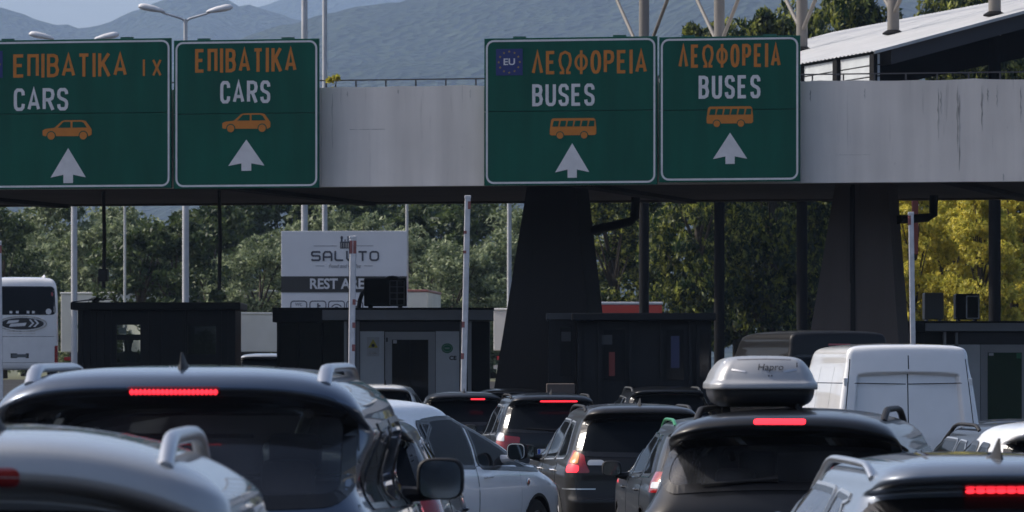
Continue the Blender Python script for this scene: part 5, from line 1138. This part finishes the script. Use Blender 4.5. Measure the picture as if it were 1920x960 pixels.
# white crossover crossing lanes, centre
def white_car():
    Y = 50.5; c = Car('parked_car', 'white hatchback turned across the lanes with its right side doors in view', 'car', 4.35, 1.82, 1.70, place(582, Y), -R(23), WHT, fine=1.2, crown=.07, cpow=2.4, rowkw=dict(rake=.62, lip=.20, wtop=.70, noz=.12, ws=.02, hs=.36, hood=.622), clad=.28)
    c.wheels(.86, 3.46, .345); c.rearwin(1.08, 1.53, .12, .05, .02)
    c.sidewins(1.05, .03, 1.55, .60, .24, (1.02, 2.02), (None,), M_seal, topk=.15, dpr=.12, mid=1.7)
    c.windshield(); c.body(); 
    for sg in (1, -1): c.mirror(2.62, 1.15, sg, (.20, .17))
    c.doors([(.98, 1.92, lambda y: 1.04), (1.95, 3.0, lambda y: 1.03)], .36, 1.04); c.lamps(.85, 1.08, .52, .80); c.lamps(.72, .86, 2.85, 3.15, M_clear, name='headlight', sides=())
    c.brake(1.60, -.15, .15, .02, 1, m=M_red); c.antenna(.7, .05)
    p, n = c.sh.proj('right', 3.18, .86, .006); MB().lathe([(.001, .006), (.035, .005), (.04, 0)], p, 'x', 18).build('side_badge', M_chrome, c.root, True); MB().lathe([(.001, .009), (.022, .008), (.024, .004)], p, 'x', 18).build('badge_dot', M_red, c.root, True)
white_car()
def generic(label, px, Y, yaw, pm, L=4.4, W=1.8, H=1.5, dg=0, rails=None, brake=None, ant=None, trim=None, kw={}, tail=None, mirrors=True, rz0=.64, rz1=.905, doors=True, fine=1.0, plate=True, see=False, wip=False, name='parked_car'):
    c = Car(name, label, 'car', L, W, H, place(px, Y, dg), R(yaw), pm, fine=fine, see=see, crown=.065, rowkw=dict(dict(rake=.45, lip=.2, wtop=.73), **kw))
    r = min(.36, H * .21); c.wheels(.9, L - .92, r)
    c.rearwin(H * rz0, H * rz1, .10, .035, .02); c.sidewins(H * .63, .02, H * .905, .52, .2, (1.3, 2.35), (None,), trim); c.windshield(); c.body()
    if see: c.cabin()
    if rails: c.rails(.68, 2.75, rails[1], rails[2] if len(rails) > 2 else .02, rails[0], ends=.26, wide=1.2)
    if brake: c.brake(H * brake[0], brake[1], brake[2], brake[3], brake[4] if len(brake) > 4 else 1)
    if ant: c.antenna(*ant)
    if mirrors:
        for sg in (1, -1): c.mirror(L - 1.85, H * .645, sg, (.2, .16), M_plastic)
    if doors: c.doors([(1.02, 2.28, lambda y: H * .605), (2.31, 3.3, lambda y: H * .605)], .36, H * .605, hm=M_chrome if doors == 2 else None)
    if tail != 0: c.lamps(H * .48, H * .62, .55, .84)
    if plate: c.plate(H * .47)
    if wip: c.wiper(.05, H * .66, -.45, H * .68)
    return c
generic('dark blue hatchback half hidden between big dark estate and white hatchback', 610, 38, -2, NAVY, 4.1, 1.76, 1.58, kw=dict(rake=.55, wtop=.70), brake=(.93, -.15, .15, .02), trim=M_alu, mirrors=False)
# the dark bronze SUV with amber and red lamps
c = generic('dark bronze off roader with a lit orange and red tail lamp, middle lane', 1212, 60, 6, BRN, 4.55, 1.88, 1.68, rails=(M_plastic, .055, .018), ant=(.62, .075), kw=dict(rake=.40, lip=.22), tail=0, trim=M_alu, doors=2, fine=1.2)
for d in ('dright', 'dleft'):
    sgn = 1 if d == 'dright' else -1
    a = patch(c.sh, d, quad((.50, .90), (.80, .90), (.80, 1.16), (.60, 1.10), .03), .008, .03).build('tail_light', M_red, c.root, True)
    patch(c.sh, d, quad((.625, 1.0), (.765, 1.01), (.75, 1.14), (.66, 1.11), .03), .013, .01).build('turn_lens', M_amber, a, True)
    patch(c.sh, d, quad((.61, .905), (.79, .905), (.79, .985), (.61, .985), .03), .013, .01).build('brake_lens', M_lit, a, True)
    patch(c.sh, d, quad((.38, .985), (.545, .985), (.545, 1.045), (.42, 1.045), .02), .011, .01).build('reversing_lens', M_clear, a, True)
gapline(c.sh, 'dleft', [(.45, .72), (.95, .72)], .014, .004).build('bumper_strip', M_alu, c.root)
# the black SUV ahead of it
c = generic('black off roader with plain red brake strip, ahead of the bronze one', 1040, 82, 5, BLK, 4.7, 1.9, 1.73, rails=(M_plastic, .055, .018), ant=(.62, .07), kw=dict(rake=.42, lip=.22), brake=(.925, -.20, .38, .022), wip=True, tail=0, trim=M_alu, fine=1.1)
for d in ('dright', 'dleft'):
    a = c.lamps(.80, 1.05, .44, .80, sides=(d,), skew=.04)[0]; patch(c.sh, d, quad((.62, .98), (.80, 1.0), (.80, 1.12), (.66, 1.1), .03), .012, .02).build('clear_lens', M_clear, a, True)
# grey hatch with green tinted rail
c = generic('dark grey hatchback squeezed between bronze off roader and roof box car', 1388, 52, 4, GRYD, 4.4, 1.82, 1.60, rails=(mat('green_rail', (.02, .20, .07), .3), .05, .016), kw=dict(rake=.62, lip=.26, wtop=.71, blunt=.34), trim=M_chrome, tail=0, fine=1.2)
for d in ('dright', 'dleft'):
    a = c.lamps(.86, 1.06, .50, .86, sides=(d,))[0]; patch(c.sh, d, quad((.56, .90), (.80, .90), (.80, .96), (.56, .96), .02), .011, .015).build('clear_lens', M_clear, a, True)
# far cars
generic('black saloon with a short red brake lamp directly behind the white hatchback', 872, 88, 2, BLK, 4.5, 1.8, 1.56, brake=(.92, .10, .34, .022), kw=dict(rake=.5), ant=(.7, .06), trim=None, dg=.02)
generic('white hatchback with a white roof fin near the barrier arm, far ahead', 700, 98, -3, WHT, 4.2, 1.8, 1.44, ant=(.5, .10, 'fin', .18, WHT), kw=dict(rake=.5, lip=.1))
generic('black off roader with bright silver roof rails and dotted brake lamp, beside the black booth', 1258, 94, 5, BLK, 4.6, 1.88, 1.60, rails=(M_alu, .06, .017), brake=(.90, -.20, .24, .028, 8), kw=dict(rake=.42, lip=.2), trim=M_alu)
generic('dark car with dark roof rails to the right of the white van', 1962, 58, 8, NAVY, 4.5, 1.82, 1.56, rails=(M_plastic, .06, .02), kw=dict(rake=.42), trim=M_alu)
generic('small white car partly cut off by the right edge', 2050, 44, 8, WHT, 4.1, 1.76, 1.67, kw=dict(rake=.5), trim=M_seal)
generic('dark car whose roof just shows behind the dark one near the right edge', 1925, 72, 3, GRYD, 4.5, 1.8, 1.52, kw=dict(rake=.5))
generic('black car in front of the black concrete pier, mostly hidden', 965, 97.5, 3, BLK, 4.3, 1.78, 1.42, kw=dict(rake=.5))
generic('silver car seen far off between left and middle booths', 492, 128, -4, SILV, 4.3, 1.76, 1.45, kw=dict(rake=.5))
# white panel van
def van_rows(L, W, H, sl=1.5, nose=.9):
    h = W / 2; T = [(.12, .12, .1, .93), (.16, .03, .03, .98), (.3, 0, 0, 1), (.42, .005, .03, 1), (.5, .015, .35, .995), (.56, .03, nose, .985), (.62, .045, nose + .35, .965), (.8, .09, nose + .85, .90), (.90, .12, nose + 1.05, .85), (.945, .135, nose + 1.2, .84), (.965, .15, nose + 1.3, .825), (.98, .18, nose + 1.5, .79), (.99, .30, nose + 1.9, .68), (1.0, 2.0, L - 2.1, .03)]
    return [(z * H, a, L - b, w_ * h, .12, .10, .4, .035) for z, a, b, w_ in T]
VW = paint('van_white', (.80, .80, .81), 0, .32, .05)
def van():
    L, W, H = 5.3, 1.98, 2.52; Y = 71; c = Car('parked_van', 'white windowless panel van with recessed twin rear doors', 'van', L, W, H, place(1706, Y), R(6), VW, rows=van_rows(L, W, H), fine=1.6, crown=.05, taper=.02, nr=44)
    # press the recessed panel into the rear doors
    V = c.sh.V; z = lambda py: CZ + (HY - py) / FP * Y - c.root.location.z; z1 = z(702)
    ss = lambda e: max(0, min(1, e)) ** 2 * (3 - 2 * max(0, min(1, e)))
    out = []
    for x, y, zz in V:
        if y < .5:
            d = min((.80 - .10 * (zz - .9) / 1.0) - abs(x), z1 + .03 - .035 * (x / .7) ** 2 - zz, zz - .5); y += .08 * ss(d / .022)
        out.append((x, y, zz))
    c.sh.V = out; c.sh.bvh = BVHTree.FromPolygons([Vector(v) for v in out], c.sh.F)
    c.sidewins(1.32, .02, 1.86, 3.55, .3, (), (None,), None); c.windshield(1.5, 2.1); c.wheels(.95, 4.2, .34); c.body()
    w0, w1 = c.sh.at(1.0)[2], c.sh.at(2.28)[2]
    gp = gapline(c.sh, 'rear', [(.0, .35), (.0, 2.35)], .014, .002)
    for sg in (-1, 1): gapline(c.sh, 'rear', [(sg * (w0 - .07), .4), (sg * (w0 - .075), 1.0), (sg * (w1 - .06), 2.30)], .012, .002, gp)
    gp.build('door_gap', M_seal, c.root)
    gp = MB()
    for m in ('left', 'right'): gapline(c.sh, m, [(.05, 1.98), (3.4, 1.98)], .012, .002, gp); gapline(c.sh, m, [(1.0, .5), (1.0, 2.2)], .01, .002, gp); gapline(c.sh, m, [(2.1, .5), (2.1, 2.2)], .01, .002, gp)
    gp.build('panel_gap', M_seal, c.root)
    zc = z(688); patch(c.sh, 'rear', quad((-.42, zc - .012), (.45, zc - .02), (.45, zc - .008), (-.42, zc + .012), .01, 4, 24), -.001, .01).build('lamp_recess', mat('van_shadow_gap', (.22, .22, .23), .5), c.root)
    c.lamps(.75, 1.15, .62, .74); c.plate(.55)
    for sg in (-1, 1):
        for hz_ in (.7, 1.35, 2.0):
            p, n = c.sh.proj('rear', sg * (c.sh.at(hz_)[2] - .055), hz_); MB().box(p.x - .03, p.x + .03, p.y - .012, p.y + .03, hz_ - .05, hz_ + .05, bev=.008).build('hinge', VW, c.root)
    for sg in (1, -1): c.mirror(3.95, 1.38, sg, (.2, .3), M_plastic)
    MB().box(-.03, .03, c.sh.proj('rear', .1, 1.1)[0].y - .03, c.sh.proj('rear', .1, 1.1)[0].y + .02, 1.05, 1.2).build('door_handle', M_plastic, c.root)
van()
matte_van = paint('black_van_paint', (.004, .004, .005), 0, .5, .05); matte_van.node_tree.nodes['Principled BSDF'].inputs['Coat Weight'].default_value = .25; matte_van.node_tree.nodes['Principled BSDF'].inputs['Specular IOR Level'].default_value = .2
def black_van():
    L, W, H = 5.4, 2.10, 2.70; Y = 91; c = Car('parked_van', 'black people carrier van behind the white one, in front of the brown pier', 'van', L, W, H, place(1578, Y), R(14), matte_van, rows=van_rows(L, W, H), fine=1.1, crown=.06, taper=.03)
    w0, w1 = c.sh.at(1.35)[2] - .12, c.sh.at(2.2)[2] - .10; c.window('rear_window', 'rear', quad((-w0, 1.4), (w0, 1.4), (w1, 2.26), (-w1, 2.26), .1, 10, 20), M_opq, .04)
    c.sidewins(1.36, .01, 2.12, .45, .3, (1.7, 3.2), (None,), None, topk=.03); c.windshield(1.6, 2.2); c.wheels(1.0, 4.3, .34); c.body(); c.lamps(.9, 1.3, .62, .76); c.plate(.7); c.brake(2.44, -.2, .2, .03, 1, m=M_red)
black_van()
